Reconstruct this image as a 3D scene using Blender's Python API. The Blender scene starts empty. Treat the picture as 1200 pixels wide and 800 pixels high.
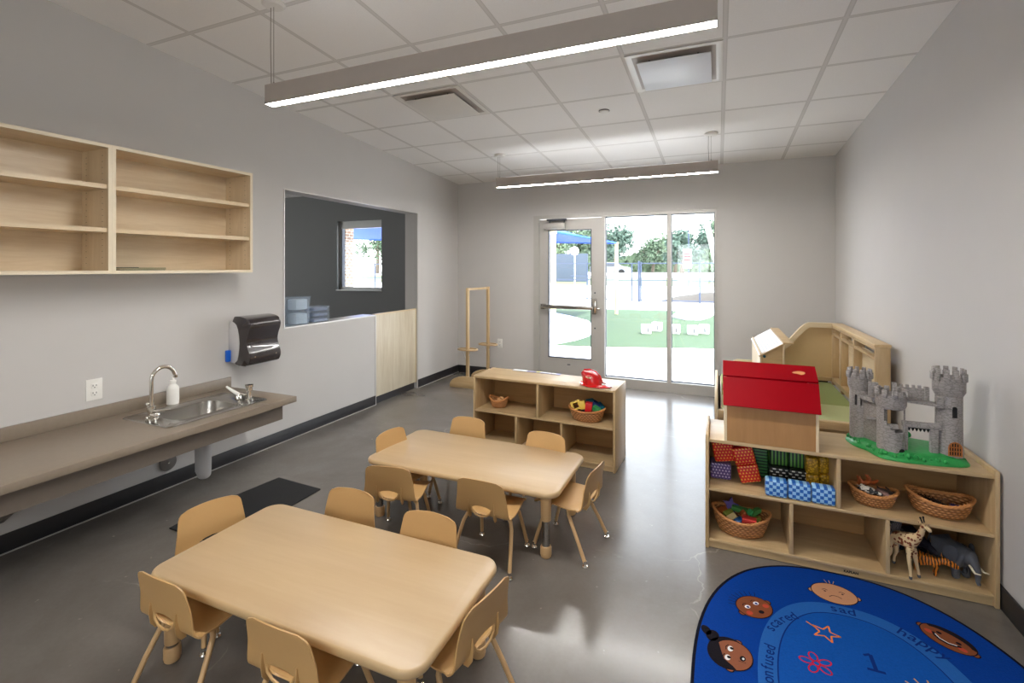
import bpy, bmesh, math, random
from mathutils import Vector, Matrix, noise
PI = math.pi
R = math.radians
SKY, SUN, EXPO, LED, UP = 2.4, 5, 1.44, 45, 1.2
scene = bpy.context.scene
COL = scene.collection
random.seed(7)

# ------------------------------------------------------------------ materials
def lin(c):
    out = []
    for v in c:
        v /= 255.0
        out.append(v / 12.92 if v <= 0.04045 else ((v + 0.055) / 1.055) ** 2.4)
    return tuple(out) + (1.0,)

def scl(c, k):
    return tuple(min(1, v * k) for v in c[:3]) + (1.0,)

class NT:
    def __init__(self, name):
        self.m = bpy.data.materials.new(name)
        self.m.use_nodes = True
        self.t = self.m.node_tree
        self.bsdf = self.t.nodes['Principled BSDF']
    def n(self, kind, **kw):
        nd = self.t.nodes.new(kind)
        for k, v in kw.items():
            if k in nd.bl_rna.properties.keys():
                setattr(nd, k, v)
            else:
                nd.inputs[k.replace('_', ' ')].default_value = v
        return nd
    def l(self, a, b):
        self.t.links.new(a, b)
    def setb(self, **kw):
        for k, v in kw.items():
            self.bsdf.inputs[k.replace('_', ' ')].default_value = v
    def coord(self, scale=(1, 1, 1), which='Object'):
        tc = self.n('ShaderNodeTexCoord')
        mp = self.n('ShaderNodeMapping')
        mp.inputs['Scale'].default_value = scale
        self.l(tc.outputs[which], mp.inputs['Vector'])
        return mp.outputs['Vector']
    def math(self, op, a, b=None, c=None):
        nd = self.t.nodes.new('ShaderNodeMath'); nd.operation = op
        for i, v in enumerate((a, b, c)):
            if v is None: continue
            if isinstance(v, (int, float)): nd.inputs[i].default_value = v
            else: self.l(v, nd.inputs[i])
        return nd.outputs[0]
    def mix(self, fac, a, b):
        nd = self.t.nodes.new('ShaderNodeMix'); nd.data_type = 'RGBA'
        for sock, v in ((nd.inputs[0], fac), (nd.inputs[6], a), (nd.inputs[7], b)):
            if isinstance(v, (tuple, list, float, int)): sock.default_value = v
            else: self.l(v, sock)
        return nd.outputs[2]
    def bump(self, h, strength=.2, dist=.01):
        b = self.n('ShaderNodeBump'); b.inputs['Strength'].default_value = strength
        b.inputs['Distance'].default_value = dist
        self.l(h, b.inputs['Height']); self.l(b.outputs[0], self.bsdf.inputs['Normal'])

def plain(name, rgb, rough=.5, metal=0, var=.06, scale=30, bump=0, coat=0, spec=.5):
    t = NT(name); c = lin(rgb)
    nz = t.n('ShaderNodeTexNoise'); nz.inputs['Scale'].default_value = scale
    t.l(t.coord(), nz.inputs['Vector'])
    col = t.mix(nz.outputs[0], scl(c, 1 - var), scl(c, 1 + var))
    t.l(col, t.bsdf.inputs['Base Color'])
    t.setb(Roughness=rough, Metallic=metal, Coat_Weight=coat, Specular_IOR_Level=spec)
    if bump: t.bump(nz.outputs[0], bump, .003)
    return t.m

def wood(name, rgb, rgb2, axis='X', rough=.4, sc=1.0, coat=.15, spec=.5):
    t = NT(name)
    s = {'X': (1.2, 14, 14), 'Y': (14, 1.2, 14), 'Z': (14, 14, 1.2)}[axis]
    v = t.coord(tuple(k * sc for k in s))
    n1 = t.n('ShaderNodeTexNoise'); n1.inputs['Scale'].default_value = 1.6
    n1.inputs['Detail'].default_value = 6; n1.inputs['Distortion'].default_value = .8
    t.l(v, n1.inputs['Vector'])
    n2 = t.n('ShaderNodeTexNoise'); n2.inputs['Scale'].default_value = 9
    t.l(v, n2.inputs['Vector'])
    f = t.math('ADD', t.math('MULTIPLY', n1.outputs[0], .75), t.math('MULTIPLY', n2.outputs[0], .25))
    r = t.n('ShaderNodeMapRange'); r.inputs[1].default_value = .35; r.inputs[2].default_value = .65
    t.l(f, r.inputs[0])
    t.l(t.mix(r.outputs[0], lin(rgb), lin(rgb2)), t.bsdf.inputs['Base Color'])
    t.setb(Roughness=rough, Coat_Weight=coat, Coat_Roughness=.3, Specular_IOR_Level=spec)
    t.bump(n2.outputs[0], .04, .002)
    return t.m

def emis(name, rgb, strength):
    t = NT(name)
    t.setb(Base_Color=lin(rgb), Emission_Color=lin(rgb), Emission_Strength=strength)
    return t.m

M = {}
M['wall'] = plain('painted_wall_gray', (201, 198, 195), .62, var=.015, scale=6, spec=.3)
M['dark_wall'] = plain('painted_wall_charcoal', (124, 122, 120), .7, var=.02, scale=5)
M['base'] = plain('rubber_baseboard', (40, 38, 40), .45)
M['trim'] = plain('aluminium_trim', (214, 212, 208), .35, metal=.4, var=.02)
M['frame'] = plain('door_frame_silver', (190, 187, 182), .45, metal=.35, var=.02)
M['gasket'] = plain('dark_gasket', (70, 74, 84), .5)
M['steel'] = plain('brushed_steel', (176, 172, 166), .24, metal=1, var=.04, scale=60)
M['chrome'] = plain('chrome', (225, 222, 216), .08, metal=1, var=.01)
M['darksteel'] = plain('dark_steel', (60, 58, 56), .35, metal=.6)
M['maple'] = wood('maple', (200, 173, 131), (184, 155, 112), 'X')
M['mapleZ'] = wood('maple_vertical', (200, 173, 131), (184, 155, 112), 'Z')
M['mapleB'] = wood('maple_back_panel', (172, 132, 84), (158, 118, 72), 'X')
M['maple_cab'] = wood('cabinet_maple', (222, 203, 172), (208, 185, 150), 'Y')
M['cab_edge'] = plain('cabinet_edge_band', (224, 210, 184), .45, var=.02)
M['maple_cabZ'] = wood('cabinet_maple_vertical', (216, 197, 166), (202, 180, 146), 'Z')
M['gate'] = wood('gate_laminate', (222, 212, 190), (204, 190, 164), 'Z', sc=.7)
M['edge'] = plain('maple_edge_band', (220, 200, 164), .4, var=.03)
M['table'] = wood('table_laminate', (190, 164, 128), (183, 156, 120), 'X', rough=.38, sc=.5, coat=.1)
M['table_edge'] = plain('table_edge_band', (186, 158, 118), .35, var=.02)
M['tan'] = plain('tan_plastic', (190, 152, 100), .42, var=.02, scale=80)
M['tan_leg'] = plain('tan_painted_steel', (198, 162, 116), .38, var=.02)
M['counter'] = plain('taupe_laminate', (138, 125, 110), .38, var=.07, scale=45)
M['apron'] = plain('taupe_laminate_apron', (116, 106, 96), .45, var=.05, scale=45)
M['white'] = plain('white_plastic', (236, 234, 228), .4, var=.01)
M['paper'] = plain('white_paper', (240, 242, 246), .8, var=.01)
M['grey_plastic'] = plain('grey_plastic', (200, 198, 198), .45, var=.02)
M['black_plastic'] = plain('smoked_black_plastic', (48, 40, 40), .2, var=.05, coat=.5)
M['black'] = plain('matte_black', (22, 22, 24), .8, var=.1, scale=200, bump=.3)
M['blue_tag'] = plain('blue_plastic', (20, 100, 210), .4)
M['red'] = plain('red_painted_wood', (160, 2, 20), .45, var=.05, scale=14, coat=0, spec=.12)
M['red_plastic'] = plain('red_shiny_plastic', (214, 26, 28), .22, var=.03, coat=.6)
M['ply'] = wood('plywood_side', (180, 134, 84), (170, 124, 74), 'Z', rough=.5)
M['castle'] = None
M['green_plastic'] = plain('green_moulded_plastic', (38, 150, 72), .45, var=.25, scale=40, bump=.7)
M['orange_wood'] = plain('orange_brown_plastic', (176, 106, 48), .5)
M['slot'] = plain('dark_recess', (18, 18, 20), .8)
M['carpet_green'] = plain('green_carpet', (150, 164, 104), .95, var=.08, scale=90, bump=.4)
M['pad_green'] = plain('light_green_pad', (186, 196, 146), .85, var=.04, scale=30)
M['fixture'] = plain('bronze_grey_aluminium', (176, 166, 158), .55, metal=0, var=.03)
M['led'] = emis('led_diffuser', (255, 252, 248), LED)
M['added_up_glow'] = emis('added_uplight_glow', (250, 252, 255), UP)  # glow added to the pendant tops to lift ceiling brightness
M['ceil_metal'] = plain('white_enamel_metal', (222, 218, 212), .35, var=.01)
M['glass'] = None

def castle_mat():
    t = NT('grey_castle_plastic')
    v = t.coord((28, 28, 60))
    vo = t.n('ShaderNodeTexVoronoi'); vo.inputs['Scale'].default_value = 1.6; vo.feature = 'DISTANCE_TO_EDGE'
    t.l(v, vo.inputs['Vector'])
    r = t.n('ShaderNodeMapRange'); r.inputs[2].default_value = .12; t.l(vo.outputs[0], r.inputs[0])
    nz = t.n('ShaderNodeTexNoise'); nz.inputs['Scale'].default_value = 2; t.l(v, nz.inputs['Vector'])
    c = t.mix(nz.outputs[0], lin((152, 146, 143)), lin((166, 160, 156)))
    t.l(t.mix(r.outputs[0], lin((130, 124, 121)), c), t.bsdf.inputs['Base Color'])
    t.setb(Roughness=.55); t.bump(r.outputs[0], .22, .002)
    return t.m
M['castle'] = castle_mat()

def glass_mat():
    t = NT('clear_glass')
    t.t.nodes.remove(t.bsdf)
    out = t.t.nodes['Material Output']
    tr = t.n('ShaderNodeBsdfTransparent'); tr.inputs[0].default_value = (.97, .985, .98, 1)
    gl = t.n('ShaderNodeBsdfGlossy'); gl.inputs['Roughness'].default_value = .02
    mx = t.n('ShaderNodeMixShader'); mx.inputs[0].default_value = .05
    t.l(tr.outputs[0], mx.inputs[1]); t.l(gl.outputs[0], mx.inputs[2]); t.l(mx.outputs[0], out.inputs[0])
    return t.m
M['glass'] = glass_mat()

def clear_plastic():
    t = NT('clear_bin_plastic')
    t.t.nodes.remove(t.bsdf)
    out = t.t.nodes['Material Output']
    tr = t.n('ShaderNodeBsdfTransparent'); tr.inputs[0].default_value = (.92, .95, .97, 1)
    gl = t.n('ShaderNodeBsdfPrincipled'); gl.inputs['Base Color'].default_value = (.55, .62, .72, 1); gl.inputs['Roughness'].default_value = .15
    mx = t.n('ShaderNodeMixShader'); mx.inputs[0].default_value = .18
    t.l(tr.outputs[0], mx.inputs[1]); t.l(gl.outputs[0], mx.inputs[2]); t.l(mx.outputs[0], out.inputs[0])
    return t.m
M['clear'] = clear_plastic()

def floor_mat():
    t = NT('polished_concrete')
    v = t.coord()
    n1 = t.n('ShaderNodeTexNoise'); n1.inputs['Scale'].default_value = 1.1; n1.inputs['Detail'].default_value = 6
    n1.inputs['Roughness'].default_value = .62; n1.inputs['Distortion'].default_value = .4
    n2 = t.n('ShaderNodeTexNoise'); n2.inputs['Scale'].default_value = 60; n2.inputs['Detail'].default_value = 3
    n3 = t.n('ShaderNodeTexNoise'); n3.inputs['Scale'].default_value = 22; n3.inputs['Detail'].default_value = 2
    for n in (n1, n2, n3): t.l(v, n.inputs['Vector'])
    r1 = t.n('ShaderNodeMapRange'); r1.inputs[1].default_value = .35; r1.inputs[2].default_value = .68
    t.l(n1.outputs[0], r1.inputs[0])
    c = t.mix(r1.outputs[0], lin((102, 96, 90)), lin((124, 118, 112)))
    c = t.mix(t.math('MULTIPLY', n2.outputs[0], .35), c, lin((92, 85, 78)))
    sp = t.n('ShaderNodeMapRange'); sp.inputs[1].default_value = .72; sp.inputs[2].default_value = .78
    t.l(n3.outputs[0], sp.inputs[0])
    c = t.mix(t.math('MULTIPLY', sp.outputs[0], .5), c, lin((158, 148, 138)))
    # hairline cracks
    vo = t.n('ShaderNodeTexVoronoi'); vo.feature = 'DISTANCE_TO_EDGE'; vo.inputs['Scale'].default_value = .42
    nd = t.n('ShaderNodeTexNoise'); nd.inputs['Scale'].default_value = 3.2; nd.inputs['Detail'].default_value = 5
    t.l(v, nd.inputs['Vector'])
    va = t.n('ShaderNodeVectorMath'); va.operation = 'MULTIPLY_ADD'
    t.l(nd.outputs['Color'], va.inputs[0]); va.inputs[1].default_value = (.35, .35, 0); t.l(v, va.inputs[2])
    t.l(va.outputs[0], vo.inputs['Vector'])
    cr = t.n('ShaderNodeMapRange'); cr.inputs[1].default_value = 0; cr.inputs[2].default_value = .0022
    cr.inputs[3].default_value = .55; cr.inputs[4].default_value = 0
    t.l(vo.outputs[0], cr.inputs[0])
    gate = t.n('ShaderNodeMapRange'); gate.inputs[1].default_value = .5; gate.inputs[2].default_value = .6
    t.l(n1.outputs[0], gate.inputs[0])
    c = t.mix(t.math('MULTIPLY', cr.outputs[0], gate.outputs[0]), c, lin((160, 152, 142)))
    t.l(c, t.bsdf.inputs['Base Color'])
    rr = t.n('ShaderNodeMapRange'); rr.inputs[3].default_value = .17; rr.inputs[4].default_value = .30
    t.l(n1.outputs[0], rr.inputs[0]); t.l(rr.outputs[0], t.bsdf.inputs['Roughness'])
    t.setb(Specular_IOR_Level=.5, Coat_Weight=.12, Coat_Roughness=.12)
    t.bump(n3.outputs[0], .03, .002)
    return t.m
M['floor'] = floor_mat()

GX, GY, G = 1.631, .4938, .6096
def ceil_mat():
    t = NT('ceiling_tiles')
    tc = t.n('ShaderNodeTexCoord'); sx = t.n('ShaderNodeSeparateXYZ'); t.l(tc.outputs['Object'], sx.inputs[0])
    def line(sock, off, w):
        a = t.math('DIVIDE', t.math('ADD', sock, off), G)
        f = t.math('ABSOLUTE', t.math('SUBTRACT', t.math('FRACT', t.math('ADD', a, .5)), .5))
        return t.math('LESS_THAN', f, w / G / 2)
    lx = line(sx.outputs[0], -GX, .017); ly = line(sx.outputs[1], GY, .017)
    ex = line(sx.outputs[0], -GX, .030); ey = line(sx.outputs[1], GY, .030)
    g = t.math('MAXIMUM', lx, ly); e = t.math('MAXIMUM', ex, ey)
    nz = t.n('ShaderNodeTexNoise'); nz.inputs['Scale'].default_value = 160; t.l(tc.outputs['Object'], nz.inputs['Vector'])
    tile = t.mix(nz.outputs[0], lin((230, 227, 224)), lin((240, 237, 234)))
    c = t.mix(e, tile, lin((205, 201, 196)))  # tile edges darkened: shadow of the tile step painted into the colour
    c = t.mix(g, c, lin((214, 210, 206)))
    t.l(c, t.bsdf.inputs['Base Color'])
    t.setb(Roughness=.75, Specular_IOR_Level=.25)
    h = t.math('SUBTRACT', t.math('MULTIPLY', nz.outputs[0], .08), t.math('MULTIPLY', e, .8))
    t.bump(h, .2, .005)
    return t.m
M['ceiling'] = ceil_mat()

def basket_mat(name, c1, c2):
    t = NT(name)
    tc = t.n('ShaderNodeTexCoord'); sx = t.n('ShaderNodeSeparateXYZ'); t.l(tc.outputs['Object'], sx.inputs[0])
    ang = t.math('ARCTAN2', sx.outputs[1], sx.outputs[0])
    row = t.math('MULTIPLY', sx.outputs[2], 2 * PI / .012)
    a = t.math('SINE', t.math('ADD', t.math('MULTIPLY', ang, 24), t.math('MULTIPLY', t.math('FLOOR', t.math('MULTIPLY', sx.outputs[2], 1 / .012)), PI)))
    b = t.math('ABSOLUTE', t.math('SINE', t.math('MULTIPLY', row, .5)))
    h = t.math('MULTIPLY', b, t.math('ADD', t.math('MULTIPLY', a, .35), .65))
    t.l(t.mix(h, lin(c2), lin(c1)), t.bsdf.inputs['Base Color'])
    t.setb(Roughness=.5); t.bump(h, .9, .005)
    return t.m
M['wicker'] = basket_mat('woven_wicker', (226, 166, 108), (128, 74, 34))
M['wicker_rim'] = plain('wicker_rim', (206, 142, 84), .5, var=.25, scale=160, bump=.5)

def pattern(name, kind, base, fg, s=40):
    """printed cardboard block patterns, in object space"""
    t = NT(name)
    tc = t.n('ShaderNodeTexCoord'); sx = t.n('ShaderNodeSeparateXYZ'); t.l(tc.outputs['Object'], sx.inputs[0])
    X, Y, Z = (sx.outputs[i] for i in range(3))
    ge = t.n('ShaderNodeNewGeometry')
    if kind == 'checker':
        f = lambda q: t.math('FLOOR', t.math('MULTIPLY', q, s))
        k = t.math('ABSOLUTE', t.math('MODULO', t.math('ADD', f(X), f(Z)), 2))
    elif kind == 'tri':
        row = t.math('FLOOR', t.math('MULTIPLY', Z, s))
        p = t.math('FRACT', t.math('ADD', t.math('MULTIPLY', t.math('ADD', X, Y), s), t.math('MULTIPLY', row, .5)))
        q = t.math('FRACT', t.math('MULTIPLY', Z, s))
        d = t.math('ABSOLUTE', t.math('SUBTRACT', p, .5))
        k = t.math('MULTIPLY', t.math('LESS_THAN', d, t.math('MULTIPLY', t.math('SUBTRACT', .8, q), .55)), t.math('GREATER_THAN', q, .22))
    elif kind == 'stripeX':
        p = t.math('FRACT', t.math('MULTIPLY', X, s)); k = t.math('LESS_THAN', p, .45)
    elif kind == 'stripeZ':
        p = t.math('FRACT', t.math('MULTIPLY', Z, s)); k = t.math('LESS_THAN', p, .45)
    elif kind == 'dash':
        row = t.math('FLOOR', t.math('MULTIPLY', Z, s * 1.6))
        p = t.math('FRACT', t.math('ADD', t.math('MULTIPLY', X, s * .8), t.math('MULTIPLY', row, .5)))
        q = t.math('FRACT', t.math('MULTIPLY', Z, s * 1.6))
        k = t.math('MULTIPLY', t.math('LESS_THAN', p, .5), t.math('LESS_THAN', t.math('ABSOLUTE', t.math('SUBTRACT', q, .5)), .2))
    else:
        nz = t.n('ShaderNodeTexVoronoi'); nz.inputs['Scale'].default_value = s * 1.4; t.l(tc.outputs['Object'], nz.inputs['Vector'])
        k = t.math('GREATER_THAN', nz.outputs[0], .5)
    t.l(t.mix(k, lin(base), lin(fg)), t.bsdf.inputs['Base Color'])
    t.setb(Roughness=.35, Coat_Weight=.3)
    return t.m
M['b_red'] = pattern('red_triangle_print', 'tri', (206, 22, 14), (240, 180, 60), 62)
M['b_purple'] = pattern('purple_triangle_print', 'tri', (78, 58, 122), (196, 186, 220), 62)
M['b_blue'] = pattern('blue_check_print', 'checker', (28, 100, 188), (160, 206, 240), 62)
M['b_greenx'] = pattern('green_stripe_print', 'stripeX', (26, 46, 34), (96, 156, 66), 60)
M['b_greenz'] = pattern('green_level_stripe_print', 'stripeZ', (26, 56, 38), (72, 138, 74), 60)
M['b_black'] = pattern('black_dash_print', 'dash', (16, 16, 18), (216, 216, 210), 42)
M['b_yellow'] = pattern('yellow_mottled_print', 'blob', (212, 168, 40), (160, 120, 22), 60)

# ------------------------------------------------------------------ mesh builder
WM = {}
class MB:
    def __init__(self):
        self.b = bmesh.new()
    def _new(self, fn):
        nv = len(self.b.verts); nf = len(self.b.faces)
        return nv, nf
    def box(self, x0, x1, y0, y1, z0, z1, mi=0, bev=0, seg=2, rot=None, c=None):
        b2 = bmesh.new()
        bmesh.ops.create_cube(b2, size=1)
        for v in b2.verts:
            v.co = Vector(((x0 + x1) / 2 + v.co.x * (x1 - x0), (y0 + y1) / 2 + v.co.y * (y1 - y0), (z0 + z1) / 2 + v.co.z * (z1 - z0)))
        if bev:
            bmesh.ops.bevel(b2, geom=b2.edges[:], offset=bev, segments=seg, affect='EDGES', profile=.5)
        if rot is not None:
            cc = Vector(c) if c else Vector(((x0 + x1) / 2, (y0 + y1) / 2, (z0 + z1) / 2))
            for v in b2.verts: v.co = cc + rot @ (v.co - cc)
        self._merge(b2, mi); return self
    def _merge(self, b2, mi=None):
        vm = {}
        for v in b2.verts: vm[v] = self.b.verts.new(v.co)
        for f in b2.faces:
            try: nf = self.b.faces.new([vm[v] for v in f.verts])
            except ValueError: continue
            nf.material_index = f.material_index if mi is None else mi
            nf.smooth = True
        b2.free()
    def prism(self, pts, lo, hi, axis='Z', mi=0, bev=0, seg=2):
        b2 = bmesh.new()
        def P(p, h):
            if axis == 'Z': return (p[0], p[1], h)
            if axis == 'Y': return (p[0], h, p[1])
            return (h, p[0], p[1])
        A = [b2.verts.new(P(p, lo)) for p in pts]; B = [b2.verts.new(P(p, hi)) for p in pts]
        fa = b2.faces.new(A); fb = b2.faces.new(B[::-1])
        n = len(pts)
        for i in range(n): b2.faces.new((A[i], B[i], B[(i + 1) % n], A[(i + 1) % n]))
        if bev:
            es = list(fa.edges) + list(fb.edges)
            bmesh.ops.bevel(b2, geom=es, offset=bev, segments=seg, affect='EDGES', profile=.5)
        bmesh.ops.recalc_face_normals(b2, faces=b2.faces[:])
        self._merge(b2, mi); return self
    def tube(self, pts, r, seg=10, mi=0, caps=True, closed=False):
        pts = [Vector(p) for p in pts]; n = len(pts)
        rs = r if isinstance(r, (list, tuple)) else [r] * n
        b2 = bmesh.new(); rings = []
        up = None
        for i, p in enumerate(pts):
            if closed: d = pts[(i + 1) % n] - pts[i - 1]
            elif i == 0: d = pts[1] - p
            elif i == n - 1: d = p - pts[i - 1]
            else: d = (pts[i + 1] - p).normalized() + (p - pts[i - 1]).normalized()
            d.normalize()
            if up is None:
                up = d.orthogonal().normalized()
            else:
                up = (up - d * up.dot(d)); up = up.normalized() if up.length > 1e-6 else d.orthogonal().normalized()
            s = d.cross(up)
            rings.append([b2.verts.new(p + (up * math.cos(a) + s * math.sin(a)) * rs[i]) for a in [2 * PI * k / seg for k in range(seg)]])
        m = n if closed else n - 1
        for i in range(m):
            A, B = rings[i], rings[(i + 1) % n]
            for k in range(seg): b2.faces.new((A[k], A[(k + 1) % seg], B[(k + 1) % seg], B[k]))
        if caps and not closed:
            b2.faces.new(rings[0][::-1]); b2.faces.new(rings[-1])
        bmesh.ops.recalc_face_normals(b2, faces=b2.faces[:])
        self._merge(b2, mi); return self
    def lathe(self, prof, c=(0, 0, 0), seg=24, sx=1, sy=1, mi=0, zf=None, axis='Z'):
        """prof: list of (r, z)"""
        b2 = bmesh.new(); rings = []
        def P(x, y, z):
            if axis == 'Z': return Vector((c[0] + x, c[1] + y, c[2] + z))
            if axis == 'X': return Vector((c[0] + z, c[1] + x, c[2] + y))
            return Vector((c[0] + x, c[1] + z, c[2] + y))
        for r, z in prof:
            if r < 1e-6: rings.append([b2.verts.new(P(0, 0, z))])
            else:
                ring = []
                for k in range(seg):
                    a = 2 * PI * k / seg
                    zz = z + (zf(a, z) if zf else 0)
                    ring.append(b2.verts.new(P(r * sx * math.cos(a), r * sy * math.sin(a), zz)))
                rings.append(ring)
        for i in range(len(rings) - 1):
            A, B = rings[i], rings[i + 1]
            for k in range(seg):
                k2 = (k + 1) % seg
                if len(A) == 1 and len(B) == 1: continue
                if len(A) == 1: b2.faces.new((A[0], B[k], B[k2]))
                elif len(B) == 1: b2.faces.new((A[k], B[0], A[k2]))
                else: b2.faces.new((A[k], B[k], B[k2], A[k2]))
        if len(rings[0]) > 1: b2.faces.new(rings[0])
        if len(rings[-1]) > 1: b2.faces.new(rings[-1])
        bmesh.ops.recalc_face_normals(b2, faces=b2.faces[:])
        self._merge(b2, mi); return self
    def arc(self, cx, cy, r0, r1, a0, a1, z0, z1, mi=0, seg=None):
        seg = seg or max(2, int(abs(a1 - a0) / 12))
        pts = []
        for k in range(seg + 1):
            a = R(a0 + (a1 - a0) * k / seg); pts.append((cx + r1 * math.cos(a), cy + r1 * math.sin(a)))
        for k in range(seg, -1, -1):
            a = R(a0 + (a1 - a0) * k / seg); pts.append((cx + r0 * math.cos(a), cy + r0 * math.sin(a)))
        # build as quads strip to stay planar
        b2 = bmesh.new(); n = seg + 1
        V = [[b2.verts.new((p[0], p[1], z)) for p in pts] for z in (z0, z1)]
        for L in V:
            for k in range(seg):
                b2.faces.new((L[k], L[k + 1], L[2 * n - 2 - k], L[2 * n - 1 - k]))
        m = len(pts)
        for k in range(m):
            if k != n - 1 and k != m - 1 or True:
                b2.faces.new((V[0][k], V[0][(k + 1) % m], V[1][(k + 1) % m], V[1][k]))
        bmesh.ops.recalc_face_normals(b2, faces=b2.faces[:])
        self._merge(b2, mi); return self
    def sph(self, c, r, mi=0, seg=12, sc=(1, 1, 1)):
        prof = [(r * math.sin(PI * k / seg), -r * math.cos(PI * k / seg)) for k in range(seg + 1)]
        prof[0] = (0, -r); prof[-1] = (0, r)
        b3 = MB(); b3.lathe(prof, (0, 0, 0), seg * 2)
        for v in b3.b.verts: v.co = Vector((c[0] + v.co.x * sc[0], c[1] + v.co.y * sc[1], c[2] + v.co.z * sc[2]))
        self._merge(b3.b, mi); return self
    def flat(self, pts, z, mi=0):
        vs = [self.b.verts.new((p[0], p[1], z)) for p in pts]
        f = self.b.faces.new(vs); f.material_index = mi
        if f.normal.length == 0: f.normal_update()
        f.normal_update()
        if f.normal.z < 0: f.normal_flip()
        return self
    def build(self, name, mats, parent=None, world=False, angle=35, loc=None):
        me = bpy.data.meshes.new(name)
        self.b.to_mesh(me); self.b.free()
        if not isinstance(mats, (list, tuple)): mats = [mats]
        for m in mats: me.materials.append(m)
        o = bpy.data.objects.new(name, me); COL.objects.link(o)
        return finish(o, parent, world, angle, loc)

def finish(o, parent=None, world=False, angle=35, loc=None):
    me = o.data
    if loc is not None:
        o.location = loc; WM[o] = Matrix.Translation(loc)
        if world: me.transform(WM[o].inverted())
    if parent is not None:
        o.parent = parent; WM[o] = WM[parent].copy()
        if world: me.transform(WM[parent].inverted())
    elif loc is None: WM[o] = Matrix.Identity(4)
    for p in me.polygons: p.use_smooth = True
    try: me.set_sharp_from_angle(angle=R(angle))
    except Exception: pass
    return o

def tag(o, label=None, cat=None, group=None, kind=None):
    if label: o['label'] = label
    if cat: o['category'] = cat
    if group: o['group'] = group
    if kind: o['kind'] = kind
    return o

def thing(name, label, cat, loc, rz=0, group=None):
    e = bpy.data.objects.new(name, None); COL.objects.link(e)
    e.empty_display_size = .05
    e.location = loc; e.rotation_euler = (0, 0, rz)
    WM[e] = Matrix.Translation(loc) @ Matrix.Rotation(rz, 4, 'Z')
    return tag(e, label, cat, group)

def struct(name, mb, mats, parent=None, world=True, angle=35):
    o = mb.build(name, mats, parent, world, angle)
    o['kind'] = 'structure'
    return o

def copy_tree(o, parent=None):
    c = o.copy(); COL.objects.link(c); c.parent = parent
    for ch in list(o.children): copy_tree(ch, c)
    return c

def text_mesh(s, size, align='CENTER', font_shear=0, thick=0.0, bold=0.0):
    cu = bpy.data.curves.new('lettering', 'FONT'); cu.body = s; cu.size = size
    cu.align_x = align; cu.align_y = 'CENTER'; cu.extrude = thick; cu.offset = bold; cu.shear = font_shear
    cu.resolution_u = 3
    o = bpy.data.objects.new('lettering', cu); COL.objects.link(o)
    dg = bpy.context.evaluated_depsgraph_get()
    me = bpy.data.meshes.new_from_object(o.evaluated_get(dg))
    bpy.data.objects.remove(o); bpy.data.curves.remove(cu)
    return me

def add_mesh(mb, me, mat4, mi=0):
    b2 = bmesh.new(); b2.from_mesh(me)
    for v in b2.verts: v.co = mat4 @ v.co
    mb._merge(b2, mi); return mb

def evaluated(o):
    dg = bpy.context.evaluated_depsgraph_get()
    me = bpy.data.meshes.new_from_object(o.evaluated_get(dg))
    bpy.data.objects.remove(o)
    return me

def skinned(nodes, edges, sub=2):
    """nodes: list of (x,y,z,r) ; returns mesh"""
    me = bpy.data.meshes.new('skin'); me.from_pydata([n[:3] for n in nodes], edges, [])
    o = bpy.data.objects.new('skin', me); COL.objects.link(o)
    sk = o.modifiers.new('s', 'SKIN')
    for i, n in enumerate(nodes):
        r = n[3] if isinstance(n[3], tuple) else (n[3], n[3])
        me.skin_vertices[0].data[i].radius = r
        me.skin_vertices[0].data[i].use_root = (i == 0)
    sb = o.modifiers.new('u', 'SUBSURF'); sb.levels = sub; sb.render_levels = sub
    return evaluated(o)

def mesh_obj(name, me, mats, parent=None, angle=60):
    if not isinstance(mats, (list, tuple)): mats = [mats]
    me.materials.clear()
    for m in mats: me.materials.append(m)
    o = bpy.data.objects.new(name, me); COL.objects.link(o)
    return finish(o, parent, False, angle)
# ------------------------------------------------------------------ the room
W = 4.564; YB = -8.6; LW = .18
CS = .0633
def ceil_z(y): return 2.685 - CS * y

m = MB(); m.box(-5.2, W + .2, YB - .2, .15, -.12, 0)
struct('floor', m, M['floor'], world=False)

m = MB()
for (x0, x1) in ((-5.2, W + .2),):
    m.prism([(YB - .2, ceil_z(YB - .2)), (.15, ceil_z(.15)), (.15, ceil_z(.15) + .15), (YB - .2, ceil_z(YB - .2) + .15)], x0, x1, 'X')
struct('ceiling', m, M['ceiling'], world=False)

def wallz(y): return ceil_z(y) + .05
# left wall with the pass-through opening (y -3.06 .. -1.035)
m = MB()
m.prism([(YB, 0), (-3.06, 0), (-3.06, wallz(-3.06)), (YB, wallz(YB))], -LW, 0, 'X')
m.prism([(-1.035, 0), (0, 0), (0, wallz(0)), (-1.035, wallz(-1.035))], -LW, 0, 'X')
m.prism([(-3.06, 2.165), (-1.035, 2.165), (-1.035, wallz(-1.035)), (-3.06, wallz(-3.06))], -LW, 0, 'X')
m.box(-LW, 0, -3.06, -1.841, 0, .965)
struct('wall_left', m, M['wall'])
m = MB()
e = .006
m.box(-LW, e, -3.064, -1.835, .965, .977)                 # sill on the half wall
struct('trim_1', m, M['trim'])
m = MB()
m.box(-.012, e, -3.066, -3.058, .977, 2.163)
m.box(-.012, e, -3.066, -1.029, 2.163, 2.171)
m.box(-.012, e, -1.037, -1.029, 0, 2.163)
m.box(-.012, e, -1.847, -1.835, 0, .965)
struct('trim_2', m, M['trim'])

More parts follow.
